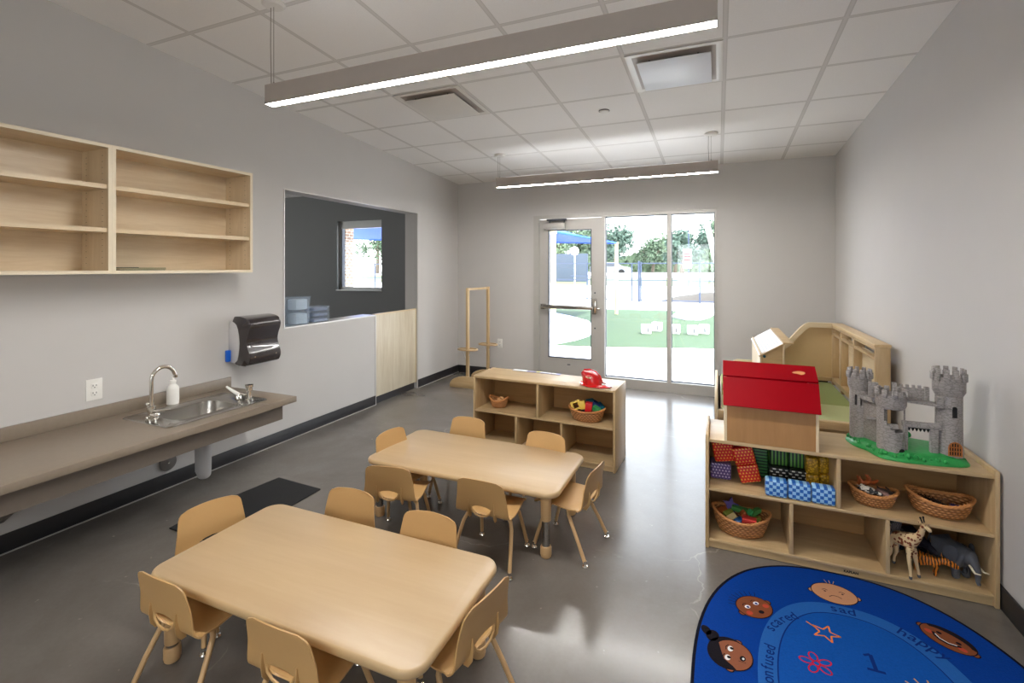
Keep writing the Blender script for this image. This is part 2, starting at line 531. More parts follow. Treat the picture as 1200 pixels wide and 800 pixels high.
m = MB()
def wb(x0, x1, z0, z1): m.box(x0, x1, 0, .15, z0, z1)
T = wallz(0)
wb(-LW / 2, 1.16, 0, T); wb(3.41, W + .2, 0, T); wb(1.16, 3.41, 2.18, T)
struct('wall_back', m, M['wall'])
m = MB()
wb(-5.2, -2.23, 0, T); wb(-1.349, -LW / 2, 0, T); wb(-2.23, -1.349, 0, 1.14); wb(-2.23, -1.349, 2.24, T)
m.box(-5.2, -5.0, -5.2, 0, 0, .9); m.box(-5.2, -5.0, -5.2, 0, 2.2, 3.1); m.box(-5.2, -5.0, -5.2, -4.0, .9, 2.2); m.box(-5.2, -5.0, -1.4, 0, .9, 2.2)
m.box(-5.2, -LW, -5.2, -5.0, 0, 3.1)
struct('wall_side_room', m, M['dark_wall'])
m = MB(); m.prism([(YB, 0), (.15, 0), (.15, wallz(.15)), (YB, wallz(YB))], W, W + .2, 'X')
struct('wall_right', m, M['wall'])
m = MB(); m.box(-LW, 2.3, YB - .2, YB, 0, 3.4); m.box(4.1, W + .2, YB - .2, YB, 0, 3.4); m.box(2.3, 4.1, YB - .2, YB, 0, .9); m.box(2.3, 4.1, YB - .2, YB, 2.2, 3.4)
struct('wall_front', m, M['wall'])
for nm, bx_ in (('added_fill_window_3', (2.3, 4.1, YB - .13, YB - .08, .9, 2.2)), ('added_fill_window_4', (-5.13, -5.08, -4.0, -1.4, .9, 2.2))):  # both windows added out of view to let in fill light
    xa, xb, ya, yb, za, zb_ = bx_; m = MB(); q = .05
    m.box(xa, xb, ya, yb, za, za + q); m.box(xa, xb, ya, yb, zb_ - q, zb_)
    if xb - xa > 1: m.box(xa, xa + q, ya, yb, za, zb_); m.box(xb - q, xb, ya, yb, za, zb_); m.box((xa + xb) / 2 - q / 2, (xa + xb) / 2 + q / 2, ya, yb, za, zb_)
    else: m.box(xa, xb, ya, ya + q, za, zb_); m.box(xa, xb, yb - q, yb, za, zb_)
    w_o = struct(nm, m, M['frame'])
    m = MB(); m.box(xa + (.02 if xb - xa < 1 else q), xb - (.02 if xb - xa < 1 else q), ya + (.02 if xb - xa > 1 else q), yb - (.02 if xb - xa > 1 else q), za + q, zb_ - q)
    mo = m.build('window_pane', M['glass'], w_o, True); mo['kind'] = 'structure'

def baseboard(name, pts):
    mm = MB()
    for x0, x1, y0, y1 in pts:
        mm.box(x0, x1, y0, y1, 0, .1016, bev=.002)
    struct(name, mm, M['base'])
baseboard('baseboard_left', [(0, .010, YB, -1.847), (0, .010, -1.029, 0)])
baseboard('baseboard_back', [(.010, 1.155, -.010, 0), (3.415, W - .01, -.010, 0)])
baseboard('baseboard_right', [(W - .010, W, YB, 0)])
m = MB(); m.box(.010, .016, YB, -1.847, 0, .006); m.box(.010, .016, -1.029, -.012, 0, .006)
struct('trim_3', m, plain('pale_caulk_line', (176, 172, 166), .6))

# exterior cladding round the side-room window
m = MB()
m.box(-3.6, -2.19, .15, .34, -.1, 3.0)
t = NT('brown_brick'); v = t.coord()
rot = t.n('ShaderNodeMapping'); rot.inputs['Rotation'].default_value = (PI / 2, 0, 0)
t.l(v, rot.inputs['Vector'])
sx = t.n('ShaderNodeSeparateXYZ'); t.l(v, sx.inputs[0]); cx_ = t.n('ShaderNodeCombineXYZ')
t.l(t.math('ADD', sx.outputs[0], sx.outputs[1]), cx_.inputs[0]); t.l(sx.outputs[2], cx_.inputs[1])
br = t.n('ShaderNodeTexBrick'); br.inputs['Scale'].default_value = 5.0
br.inputs['Color1'].default_value = lin((150, 112, 84)); br.inputs['Color2'].default_value = lin((120, 92, 74)); br.inputs['Mortar'].default_value = lin((200, 192, 180))
t.l(cx_.outputs[0], br.inputs['Vector']); t.l(br.outputs[0], t.bsdf.inputs['Base Color'])
struct('wall_brick', m, t.m)

# side-room window
m = MB()
x0, x1, z0, z1 = -2.23, -1.349, 1.14, 2.24
m.box(x0, x0 + .045, .06, .11, z0, z1); m.box(x1 - .045, x1, .06, .11, z0, z1)
m.box(x0 + .045, x1 - .045, .06, .11, z0, z0 + .04); m.box(x0 + .045, x1 - .045, .06, .11, z1 - .12, z1)
w = struct('window_1', m, M['frame'])
m = MB(); m.box(x0 + .045, x1 - .045, .082, .086, z0 + .04, z1 - .12); mo = m.build('window_pane', M['glass'], w, True); mo['kind'] = 'structure'
m = MB(); m.box(x0 + .045, x0 + .06, .055, .115, z0 + .04, z1 - .12); mo = m.build('gasket', M['gasket'], w, True); mo['kind'] = 'structure'
m = MB(); m.box(x0 - .01, x1 + .01, -.02, .06, z0 - .02, z0, bev=.003); mo = m.build('window_sill', M['frame'], w, True); mo['kind'] = 'structure'

# entrance: frame, glass door, two fixed lights
m = MB(); fy0, fy1 = -.02, .10
m.box(1.16, 1.235, fy0, fy1, 0, 2.135); m.box(3.385, 3.41, fy0, fy1, 0, 2.135)
m.box(1.16, 3.41, fy0, fy1, 2.135, 2.18)
m.box(2.075, 2.113, fy0, fy1, 0, 2.135); m.box(2.862, 2.906, fy0, fy1, .118, 2.135)
m.box(2.113, 3.385, fy0, fy1, .0, .118)
w2 = struct('window_2', m, M['frame'])
for xa, xb in ((2.113, 2.862), (2.906, 3.385)):
    m = MB(); m.box(xa, xb, .045, .051, .118, 2.135); mo = m.build('window_pane', M['glass'], w2, True); mo['kind'] = 'structure'
    m = MB()
    for a, b, c, d in ((xa, xa + .008, .118, 2.135), (xb - .008, xb, .118, 2.135), (xa, xb, .118, .128), (xa, xb, 2.125, 2.135)):
        m.box(a, b, .025, .060, c, d)
    mo = m.build('gasket', M['gasket'], w2, True); mo['kind'] = 'structure'
m = MB(); m.box(1.13, 3.44, -.008, 0, 2.18, 2.196); m.box(1.13, 1.16, -.008, 0, 0, 2.18); m.box(3.41, 3.44, -.008, 0, 0, 2.18)
struct('trim_4', m, M['wall'])

# the door leaf
dx0, dx1, dz1 = 1.24, 2.07, 2.125
m = MB(); ya, yb = .0, .045
gx0, gx1, gz0, gz1 = 1.36, 1.94, .31, 1.985
m.box(dx0, gx0, ya, yb, .01, dz1); m.box(gx1, dx1, ya, yb, .01, dz1)
m.box(gx0, gx1, ya, yb, .01, gz0); m.box(gx0, gx1, ya, yb, gz1, dz1)
d = struct('door_1', m, M['frame'])
def dpart(name, mm, mat):
    o = mm.build(name, mat, d, True); o['kind'] = 'structure'; return o
m = MB(); m.box(gx0, gx1, .020, .026, gz0, gz1); dpart('glass_pane', m, M['glass'])
m = MB()
for a, b, c, e_ in ((gx0, gx0 + .01, gz0, gz1), (gx1 - .01, gx1, gz0, gz1), (gx0, gx1, gz0, gz0 + .01), (gx0, gx1, gz1 - .01, gz1)):
    m.box(a, b, -.004, .05, c, e_)
dpart('gasket', m, M['gasket'])
m = MB()
m.box(1.30, 2.0, -.07, -.035, .955, 1.005, bev=.008)
m.box(1.27, 1.33, -.06, 0, .945, 1.015, bev=.006)
dpart('push_bar', m, M['steel'])
m = MB()
m.box(1.965, 2.015, -.075, 0, .90, 1.10, bev=.008); m.lathe([(0, -.1), (.016, -.1), (.02, -.07), (.02, -.06)], (1.99, 0, 1.075), 16, axis='Y')
m.box(2.01, 2.06, -.06, -.03, .955, .985, bev=.006)
dpart('latch', m, M['chrome'])
m = MB()
m.box(1.31, 1.60, -.065, 0, 1.995, 2.075, bev=.008)
dpart('closer_body', m, M['frame'])
m = MB()
m.box(1.36, 1.63, -.075, -.04, 2.10, 2.125, bev=.004)
m.tube([(1.40, -.06, 2.075), (1.40, -.06, 2.12), (1.62, -.06, 2.12)], .009)
m.tube([(1.58, -.055, 2.04), (1.60, -.055, 2.10)], .008)
dpart('closer_arm', m, M['gasket'])
m = MB(); m.lathe([(0, -.006), (.010, -.006), (.010, 0)], (1.985, 0, 1.17), 12, axis='Y')
m.lathe([(0, -.006), (.010, -.006), (.010, 0)], (1.985, 0, .72), 12, axis='Y'); m.box(1.62, 1.66, -.004, 0, .225, .237)
dpart('screw', m, M['gasket'])
m = MB(); m.box(1.16, 2.11, -.06, .12, 0, .012, bev=.003)
struct('trim_5', m, M['steel'])

# wooden half-gate in the opening
g = thing('half_gate', 'pale wood laminate half height gate panel closing the opening beside the half wall', 'gate', (-.03, -1.44, 0))
m = MB(); m.box(-.045, -.02, -1.832, -1.040, .075, .975, bev=.002); m.build('panel', M['gate'], g, True)
m = MB(); m.box(-.047, -.014, -1.834, -1.038, .972, .985); m.box(-.047, -.014, -1.835, -1.830, .07, .975); m.box(-.047, -.014, -1.042, -1.037, .07, .975); m.build('edge_band', M['edge'], g, True)
m = MB(); m.box(-.042, -.022, -1.80, -1.07, 0, .075); m.build('kick_strip', M['base'], g, True)

# ------------------------------------------------------------------ ceiling fittings
def pendant(loc_y, label):
    zb, zt = 2.390, 2.495; x0, x1 = 1.14, 3.42
    t = thing('pendant_light', label, 'light fixture', ((x0 + x1) / 2, loc_y, zb), 0, 'linear pendant lights')
    m = MB(); h = .0285
    m.box(x0, x1, loc_y - h, loc_y + h, zb + .012, zt)
    m.box(x0, x1, loc_y - h, loc_y - h + .003, zb, zb + .012); m.box(x0, x1, loc_y + h - .003, loc_y + h, zb, zb + .012)
    m.box(x0, x0 + .003, loc_y - h, loc_y + h, zb, zb + .012); m.box(x1 - .003, x1, loc_y - h, loc_y + h, zb, zb + .012)
    m.build('housing', M['fixture'], t, True)
    m = MB(); m.box(x0 + .003, x1 - .003, loc_y - h + .003, loc_y + h - .003, zb + .001, zb + .0118); m.build('diffuser', M['led'], t, True)
    m = MB(); m.box(x0 + .12, x1 - .12, loc_y - h + .006, loc_y + h - .006, zt + .0002, zt + .002); m.build('added_uplight_strip', M['added_up_glow'], t, True)  # added glowing strip on the housing top, brightens ceiling and room
    for cx in (x0 + .035, x1 - .06):
        cz = ceil_z(loc_y)
        m = MB(); m.lathe([(0, -.022), (.05, -.022), (.062, -.012), (.062, .004)], (cx, loc_y, cz), 28); m.build('canopy', M['ceil_metal'], t, True)
        m = MB(); m.tube([(cx, loc_y, cz - .01), (cx, loc_y, zt)], .0018, 6)
        m.tube([(cx - .022, loc_y, cz - .01), (cx - .024, loc_y, (cz + zt) / 2), (cx - .018, loc_y, zt)], .0024, 6)
        m.lathe([(0, 0), (.006, 0), (.004, .02), (0, .02)], (cx, loc_y, zt), 8)
        m.build('cable', M['darksteel'] if False else M['steel'], t, True)
    return t
pendant(-4.19, 'long bronze grey linear pendant light nearer the camera, above the two tables')
pendant(-1.15, 'shorter looking linear pendant light hanging in front of the glass door wall')
pendant(-7.23, 'added unseen linear pendant light behind the camera for fill light')  # extra pendant added out of view as fill for the room

def vent(i, j, label, plate):
    x0 = GX + G * i; y1 = -GY - G * j
    cx, cy = x0 + G / 2, y1 - G / 2; cz = ceil_z(cy)
    t = thing('ceiling_vent', label, 'vent', (cx, cy, cz), 0, 'square ceiling air diffusers')
    t.rotation_euler = (-math.atan(CS), 0, 0)
    h = G / 2 - .010
    m = MB()
    # flared square cone frame, from the ceiling face up to the throat, projecting slightly below
    prof = [(h, -.001), (h, -.007), (h - .018, -.009), (h - .034, .016), (h - .07, .030)]
    b2 = bmesh.new(); rings = []
    for r, z in prof: rings.append([b2.verts.new((sx_ * r, sy_ * r, z - .022 if r < h - .02 else z)) for sx_, sy_ in ((-1, -1), (1, -1), (1, 1), (-1, 1))])
    for A, B in zip(rings, rings[1:]):
        for k in range(4): b2.faces.new((A[k], A[(k + 1) % 4], B[(k + 1) % 4], B[k]))
    m._merge(b2, 0)
    m.build('frame', M['ceil_metal'], t)
    m = MB(); m.box(-h + .03, h - .03, -h + .03, h - .03, -.004, -.002); m.build('throat', M['fixture'], t)
    m = MB(); m.box(-h + .068, h - .068, -h + .068, h - .068, -.034, -.028, bev=.002)
    m.build('plate', plate, t)
    for sx_ in (-1, 1):
        for sy_ in (-1, 1):
            m = MB(); m.tube([(sx_ * .15, sy_ * .19, -.004), (sx_ * .15, sy_ * .19, -.03)], .005, 6); m.build('hanger', M['steel'], t)
    return t
vent(-1, 3, 'square white plaque air diffuser in the ceiling on the left, nearer the sink wall', M['ceil_metal'])
vent(2, 3, 'square air diffuser with a glossy white plate in the ceiling on the right', plain('satin_white_plate', (232, 236, 244), .4, var=.01))
sp = thing('sprinkler_head', 'small round concealed sprinkler cap in a ceiling tile', 'sprinkler', (2.54, -2.04, ceil_z(-2.04)))
m = MB(); m.lathe([(0, -.012), (.034, -.012), (.040, -.004), (.040, .002)], (0, 0, 0), 28); m.build('cover_plate', M['ceil_metal'], sp)
m = MB(); m.lathe([(.044, -.003), (.046, -.003), (.046, .002), (.044, .002)], (0, 0, 0), 28); m.build('escutcheon', M['darksteel'], sp)

# ------------------------------------------------------------------ left wall: cabinets
def wall_cabinet(y0, y1, label):
    z0, z1, dpt, th = 1.457, 2.187, .27, .019
    t = thing('wall_cabinet', label, 'wall shelf', (0.002, (y0 + y1) / 2, z0), 0, 'open wall cabinets over the counter')
    x0 = .002
    m = MB(); m.box(x0, x0 + .008, y0, y1, z0, z1); m.build('back_panel', M['maple_cab'], t, True)
    for a in (y0, y1 - th):
        m = MB(); m.box(x0, dpt, a, a + th, z0, z1)
        for xx in (.055, .215):
            for k in range(19):
                zz = z0 + .06 + k * .034
                if a == y0: m.lathe([(0, 0), (.0025, 0), (.0025, .001)], (xx, a + th - .0002, zz), 6, axis='Y', mi=1)
                else: m.lathe([(0, -.001), (.0025, -.001), (.0025, 0)], (xx, a + .0002, zz), 6, axis='Y', mi=1)
        s = m.build('side_panel', [M['maple_cabZ'], M['slot']], t, True)
    m = MB(); m.box(x0, dpt, y0 + th, y1 - th, z1 - th, z1); m.build('top_panel', M['maple_cab'], t, True)
    m = MB(); m.box(x0, dpt, y0 + th, y1 - th, z0, z0 + th); m.build('bottom_panel', M['maple_cab'], t, True)
    for zz in (z0 + .235, z0 + .48):
        m = MB(); m.box(x0 + .008, dpt - .012, y0 + th, y1 - th, zz, zz + .025)
        m.build('shelf_board', M['maple_cab'], t, True)
    m = MB()
    for a in (y0, y1 - th): m.box(dpt, dpt + .002, a, a + th, z0, z1)
    m.box(dpt, dpt + .002, y0 + th, y1 - th, z1 - th, z1); m.box(dpt, dpt + .002, y0 + th, y1 - th, z0, z0 + th)
    m.build('edge_band', M['cab_edge'], t, True)
wall_cabinet(-5.46, -4.5002, 'open maple wall cabinet at the left, cut off by the picture edge, all shelves empty')
wall_cabinet(-4.4998, -3.590, 'open maple wall cabinet at the right, with a green paper lying on its lowest shelf')
t = thing('paper_sheets', 'thin green and dark paper sheets lying on the bottom shelf of the wall cabinet', 'paper', (.12, -4.28, 1.4765))
m = MB()
for k, (a, c) in enumerate(((8, 0), (-5, 0), (3, 0))):
    pts = [(-.06, -.13), (-.02, -.14), (.05, -.12), (.075, .02), (.06, .13), (-.03, .15), (-.075, .05)]
    rr = Matrix.Rotation(R(a), 2)
    pp = [rr @ Vector(p) for p in pts]
    m.prism([(p[0], p[1]) for p in pp], k * .006, k * .006 + .003)
m.build('leaf_sheet', plain('green_paper', (52, 92, 58), .6, var=.2, scale=30), t)
m = MB(); m.prism([(-.05, -.17), (.05, -.17), (.06, -.03), (-.05, -.02)], .0155, .018); m.build('dark_sheet', plain('dark_paper', (36, 44, 44), .6), t)

# counter (continuous)
CZ = .585
c = thing('counter', 'long taupe laminate counter fixed along the left wall with a backsplash', 'counter', (.35, -5.5, 0))
SX0, SX1, SY0, SY1 = .17, .56, -4.30, -3.80
m = MB()
y0, y1 = YB + .8, -3.572
m.box(.001, .69, y0, SY0, CZ - .04, CZ, bev=.004); m.box(.001, .69, SY1, y1, CZ - .04, CZ, bev=.004)
m.box(.001, SX0, SY0 - .004, SY1 + .004, CZ - .04, CZ); m.box(SX1, .69, SY0 - .004, SY1 + .004, CZ - .04, CZ)
m.build('worktop', M['counter'], c, True)
m = MB(); m.box(.001, .022, y0, y1, CZ, CZ + .075, bev=.002); m.build('backsplash', M['counter'], c, True)
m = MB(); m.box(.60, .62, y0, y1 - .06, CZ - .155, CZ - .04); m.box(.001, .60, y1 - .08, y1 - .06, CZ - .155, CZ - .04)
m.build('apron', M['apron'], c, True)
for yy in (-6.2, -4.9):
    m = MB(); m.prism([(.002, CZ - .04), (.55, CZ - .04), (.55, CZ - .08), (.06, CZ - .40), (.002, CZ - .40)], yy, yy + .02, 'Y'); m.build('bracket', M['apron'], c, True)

# sink
def rr_pts(x0, x1, y0, y1, r, n=5):
    out = []
    for cx, cy, a in ((x1 - r, y1 - r, 0), (x0 + r, y1 - r, 90), (x0 + r, y0 + r, 180), (x1 - r, y0 + r, 270)):
        for k in range(n + 1): out.append((cx + r * math.cos(R(a + 90 * k / n)), cy + r * math.sin(R(a + 90 * k / n))))
    return out
def loft(rings, cap_last=True, cap_first=False):
    b2 = bmesh.new(); V = [[b2.verts.new(p) for p in r] for r in rings]
    for A, B in zip(V, V[1:]):
        n = len(A)
        for k in range(n): b2.faces.new((A[k], A[(k + 1) % n], B[(k + 1) % n], B[k]))
    if cap_last: b2.faces.new(V[-1])
    if cap_first: b2.faces.new(V[0])
    bmesh.ops.recalc_face_normals(b2, faces=b2.faces[:])
    return b2
s = thing('sink', 'stainless steel drop-in sink basin set in the counter', 'sink', (.36, -4.04, CZ))
m = MB()
def ring(x0, x1, y0, y1, r, z): return [(p[0], p[1], z) for p in rr_pts(x0, x1, y0, y1, r)]
bx0, bx1, by0, by1 = .20, .50, -4.27, -3.87
rs = [ring(.13, .585, -4.385, -3.715, .03, CZ + .001), ring(.134, .581, -4.381, -3.719, .03, CZ + .005),
      ring(bx0 - .012, bx1 + .012, by0 - .012, by1 + .012, .085, CZ + .004), ring(bx0, bx1, by0, by1, .08, CZ - .004),
      ring(bx0 + .012, bx1 - .012, by0 + .012, by1 - .012, .07, CZ - .10), ring(bx0 + .03, bx1 - .03, by0 + .03, by1 - .03, .06, CZ - .128)]
m._merge(loft(rs), 0)
m.build('basin', M['steel'], s, True, angle=40)
m = MB(); m.lathe([(0, .003), (.03, .003), (.042, .004), (.044, 0)], (.35, -4.07, CZ - .128), 24); m.build('drain', M['chrome'], s, True)
# faucet
f = thing('gooseneck_faucet', 'chrome gooseneck faucet standing at the near end of the sink', 'faucet', (.345, -4.335, CZ + .005))
m = MB(); m.lathe([(0, 0), (.030, 0), (.030, .008), (.018, .014), (.018, .05), (.023, .055), (.023, .08), (.014, .085), (.014, .10)], (0, 0, 0), 20); m.build('base', M['chrome'], f)
m = MB()
pts = [(0, 0, .08), (0, 0, .235)] + [(0, .068 - .068 * math.cos(R(a)), .235 + .068 * math.sin(R(a))) for a in range(15, 166, 15)]
pts += [(0, .137, .245), (0, .139, .232)]
m.tube(pts, .0115, 14); m.lathe([(.0115, 0), (.0135, 0), (.0135, .016), (.0115, .016)], (0, .139, .226), 14); m.build('spout', M['chrome'], f)
m = MB(); m.lathe([(0, .015), (.020, .015), (.020, .05), (.012, .055), (0, .055)], (0, 0, .03), 12, axis='X')
m.tube([(.02, 0, .055), (.055, .012, .058), (.06, .07, .052)], .006, 10); m.tube([(-.02, 0, .055), (-.05, .02, .06)], .006, 8)
m.sph((0, -.024, .10), .010); m.sph((0, -.024, .02), .010)
m.build('lever_handle', M['chrome'], f)
# bubbler at the far end
f = thing('drinking_bubbler', 'chrome drinking bubbler with a white mouth guard at the far end of the sink', 'faucet', (.44, -3.79, CZ + .005))
m = MB(); m.lathe([(0, 0), (.026, 0), (.026, .006), (.016, .012), (.014, .06), (.022, .066), (.022, .085), (.026, .09), (.026, .104), (0, .106)], (.045, .0, 0), 20); m.build('valve_body', M['chrome'], f)
m = MB(); m.lathe([(0, 0), (.022, 0), (.02, .02), (.012, .03), (0, .03)], (-.05, -.01, 0), 16); m.tube([(.03, 0, .03), (-.02, 0, .035), (-.06, 0, .03)], .010, 10); m.build('base', M['chrome'], f)
m = MB(); m.tube([(-.045, -.01, .03), (-.05, -.035, .05), (-.075, -.055, .075), (-.10, -.06, .09)], [.012, .012, .009, .007], 10); m.build('mouth_guard', M['white'], f)
# soap bottle
f = thing('soap_bottle', 'white plastic squeeze bottle behind the sink', 'bottle', (.105, -4.06, CZ + .005))
m = MB(); m.lathe([(0, 0), (.033, 0), (.036, .004), (.036, .10), (.033, .112), (.022, .125), (.017, .132), (.017, .14), (0, .14)], (0, 0, 0), 28); m.build('body', M['white'], f)
m = MB(); m.lathe([(0, .139), (.019, .139), (.019, .155), (.010, .16), (.005, .178), (0, .178)], (0, 0, 0), 20); m.build('cap', M['white'], f)
# drain pipe under the sink
f = thing('waste_pipe', 'padded light grey waste pipe hanging under the sink counter', 'pipe', (.32, -4.02, .10))
m = MB(); m.tube([(.32, -4.0, .46), (.32, -4.0, .24), (.32, -4.0, .17), (.305, -3.985, .135), (.28, -3.985, .12)], [.05, .048, .047, .042, .030], 18)
m.build('insulated_trap', M['grey_plastic'], f, True)
m = MB(); m.lathe([(.052, 0), (.056, 0), (.056, .03), (.052, .03)], (.32, -4.0, .43), 20); m.build('collar', M['base'], f, True)
m = MB(); m.tube([(.30, -4.02, .40), (.20, -4.12, .39), (.0, -4.14, .38)], .026, 14); m.build('wall_arm', M['grey_plastic'], f, True)
f = thing('cleanout_cover', 'round grey cleanout cover plate on the wall under the counter', 'wall plate', (.0, -4.03, .175))
m = MB(); m.lathe([(0, .012), (.05, .012), (.056, .008), (.056, 0), (0, 0)], (.001, 0, 0), 32, axis='X'); m.build('plate', plain('grey_cover', (120, 114, 110), .45), f)
m = MB(); m.lathe([(0, .016), (.006, .016), (.006, .012)], (.001, 0, 0), 10, axis='X'); m.build('screw', M['chrome'], f)
# outlet
def outlet(name, label, loc, rz, w=.075, h=.118):
    t = thing(name, label, 'outlet', loc, rz)
    m = MB(); m.box(0, .006, -w / 2, w / 2, -h / 2, h / 2, bev=.002); m.build('cover_plate', M['white'], t)
    for dz in (-.022, .022):
        m = MB(); m.box(.005, .009, -.017, .017, dz - .015, dz + .015, bev=.002); r_ = m.build('receptacle', M['white'], t)
        m = MB(); m.box(.0088, .0096, -.010, -.007, dz - .002, dz + .008); m.box(.0088, .0096, .007, .010, dz - .002, dz + .008); m.lathe([(0, .0006), (.003, .0006), (.003, 0)], (.009, 0, dz - .009), 8, axis='X'); m.build('slots', M['slot'], r_)
    return t
outlet('wall_outlet', 'white double wall outlet above the long counter', (.0005, -4.455, .765), 0, .085, .125)
outlet('wall_outlet', 'small white wall outlet low on the back wall beside the door', (.66, -.0005, .45), -PI / 2, .075, .12)
# towel dispenser
t = thing('towel_dispenser', 'glossy smoked black paper towel dispenser with a grey side on the left wall', 'towel dispenser', (0, -3.44, .75))
prof = [(.0, 0.01), (.16, .0), (.185, .02), (.20, .06), (.195, .10), (.175, .15), (.165, .19), (.175, .24), (.195, .29), (.20, .33), (.185, .365), (.15, .385), (.08, .395), (.02, .385)]
def smooth_poly(P, n=2):
    for _ in range(n):
        Q = []
        for i in range(len(P)):
            a, b = P[i], P[(i + 1) % len(P)]
            Q.append((a[0] * .75 + b[0] * .25, a[1] * .75 + b[1] * .25)); Q.append((a[0] * .25 + b[0] * .75, a[1] * .25 + b[1] * .75))
        P = Q
    return P
pf = smooth_poly([(p[0] * 1.12 + .002, p[1] * .95) for p in prof], 2)
m = MB(); m.prism(pf, -.135, .145, 'Y', bev=.010, seg=3); m.build('cover', M['black_plastic'], t, angle=50)
side = smooth_poly([(.003, .02), (.085, .02), (.11, .10), (.115, .20), (.09, .30), (.05, .33), (.003, .335)], 1)
m = MB(); m.prism(side, -.141, -.13, 'Y', bev=.002); m.build('side_panel', M['grey_plastic'], t)
m = MB(); m.box(.05, .14, -.10, .10, -.012, .004); m.build('towel_slot', M['grey_plastic'], t)
m = MB(); m.box(.004, .03, -.172, -.142, .03, .115, bev=.003); m.build('tag', M['blue_tag'], t)
m = MB(); m.lathe([(0, .004), (.006, .004), (.006, 0)], (.222, -.09, .07), 10, axis='X'); m.lathe([(0, .004), (.006, .004), (.006, 0)], (.222, .10, .07), 10, axis='X'); m.build('key_lock', M['steel'], t)

# clear bins on the half wall
t = thing('storage_bins', 'two stacked clear plastic boxes on the half wall by the opening edge', 'storage box', (-.09, -2.86, .977))
for k in range(2):
    z = .978 + k * .128
    b = [ring(-.15, -.02, -2.985, -2.755, .015, z), ring(-.16, -.012, -2.995, -2.745, .015, z + .112), ring(-.157, -.015, -2.992, -2.748, .015, z + .112), ring(-.147, -.023, -2.982, -2.758, .015, z + .004)]
    m = MB(); m._merge(loft(b, True, True), 0); bo = m.build('box_body', M['clear'], t, True)
    m = MB(); m._merge(loft([ring(-.164, -.008, -2.999, -2.741, .015, z + .112), ring(-.164, -.008, -2.999, -2.741, .015, z + .124)], True, True), 0); m.build('lid', M['clear'], t, True)
    m = MB(); m.box(-.14, -.03, -2.90, -2.77, z + .006, z + .10, bev=.01); m.build('contents', plain('pale_contents', (206, 214, 220), .7, var=.2, scale=40), t, True)
t = thing('storage_tray', 'shorter stack of clear plastic trays on the half wall, right of the taller boxes', 'storage box', (-.09, -2.60, .977))
for k in range(3):
    z = .978 + k * .051
    m = MB(); m._merge(loft([ring(-.15, -.02, -2.70, -2.51, .012, z), ring(-.16, -.012, -2.71, -2.50, .012, z + .046), ring(-.156, -.016, -2.706, -2.504, .012, z + .046), ring(-.147, -.023, -2.697, -2.513, .012, z + .004)], True, True), 0); m.build('tray', M['clear'], t, True)
    m = MB(); m.box(-.14, -.03, -2.69, -2.52, z + .006, z + .03, bev=.006); m.build('contents', plain('lilac_contents', (150, 152, 176), .7, var=.2, scale=40), t, True)

# floor mat
m = MB()
pp = [(.50, -4.37), (.62, -4.38), (.99, -4.30), (1.02, -3.64), (.97, -3.61), (.66, -3.60), (.58, -3.60), (.54, -3.68), (.57, -3.95), (.50, -4.1)]
m.prism(smooth_poly(pp[:0] + [(.55, -4.36), (.98, -4.36), (.975, -3.64), (.57, -3.62), (.545, -3.85), (.52, -4.1)], 0), 0.0005, .010, bev=.003)
o = m.build('floor_mat', M['black'], loc=(.76, -3.98, 0), world=True)
tag(o, 'black rubber floor mat lying on the concrete in front of the sink', 'mat')

# wooden stand with two posts in the corner
t = thing('dress_up_stand', 'slim wooden double post stand with small round trays in the left back corner', 'stand', (.59, -.53, 0))
P1, P2 = (.565, -.77), (.62, -.30)
for (px, py) in (P1, P2):
    m = MB(); m.box(px - .017, px + .017, py - .021, py + .021, .02, 1.24, bev=.004); m.build('post', M['mapleZ'], t, True)
    fp = [(px - .235, .0), (px + .235, .0), (px + .235, .03)] + [(px + .235 * math.cos(R(a)), .03 + .115 * math.sin(R(a))) for a in range(15, 180, 15)] + [(px - .235, .03)]
    m = MB(); m.prism(fp, py - .042, py - .022, 'Y', bev=.003); m.build('foot', M['maple'], t, True)
    m = MB(); m.lathe([(0, 0), (.135, 0), (.14, .006), (.135, .02), (.12, .02), (.118, .008), (0, .008)], (px, py, .465), 32, sy=.62); m.build('tray', M['maple'], t, True)
    m = MB(); m.tube([(px - .02, py, .33), (px - .075, py, .462)], .007, 8); m.tube([(px + .02, py, .40), (px + .05, py, .462)], .006, 8); m.build('bracket', M['grey_plastic'], t, True)
m = MB(); m.tube([(P1[0], P1[1], 1.222), (P2[0], P2[1], 1.222)], .019, 4); m.build('top_rail', M['mapleZ'], t, True)
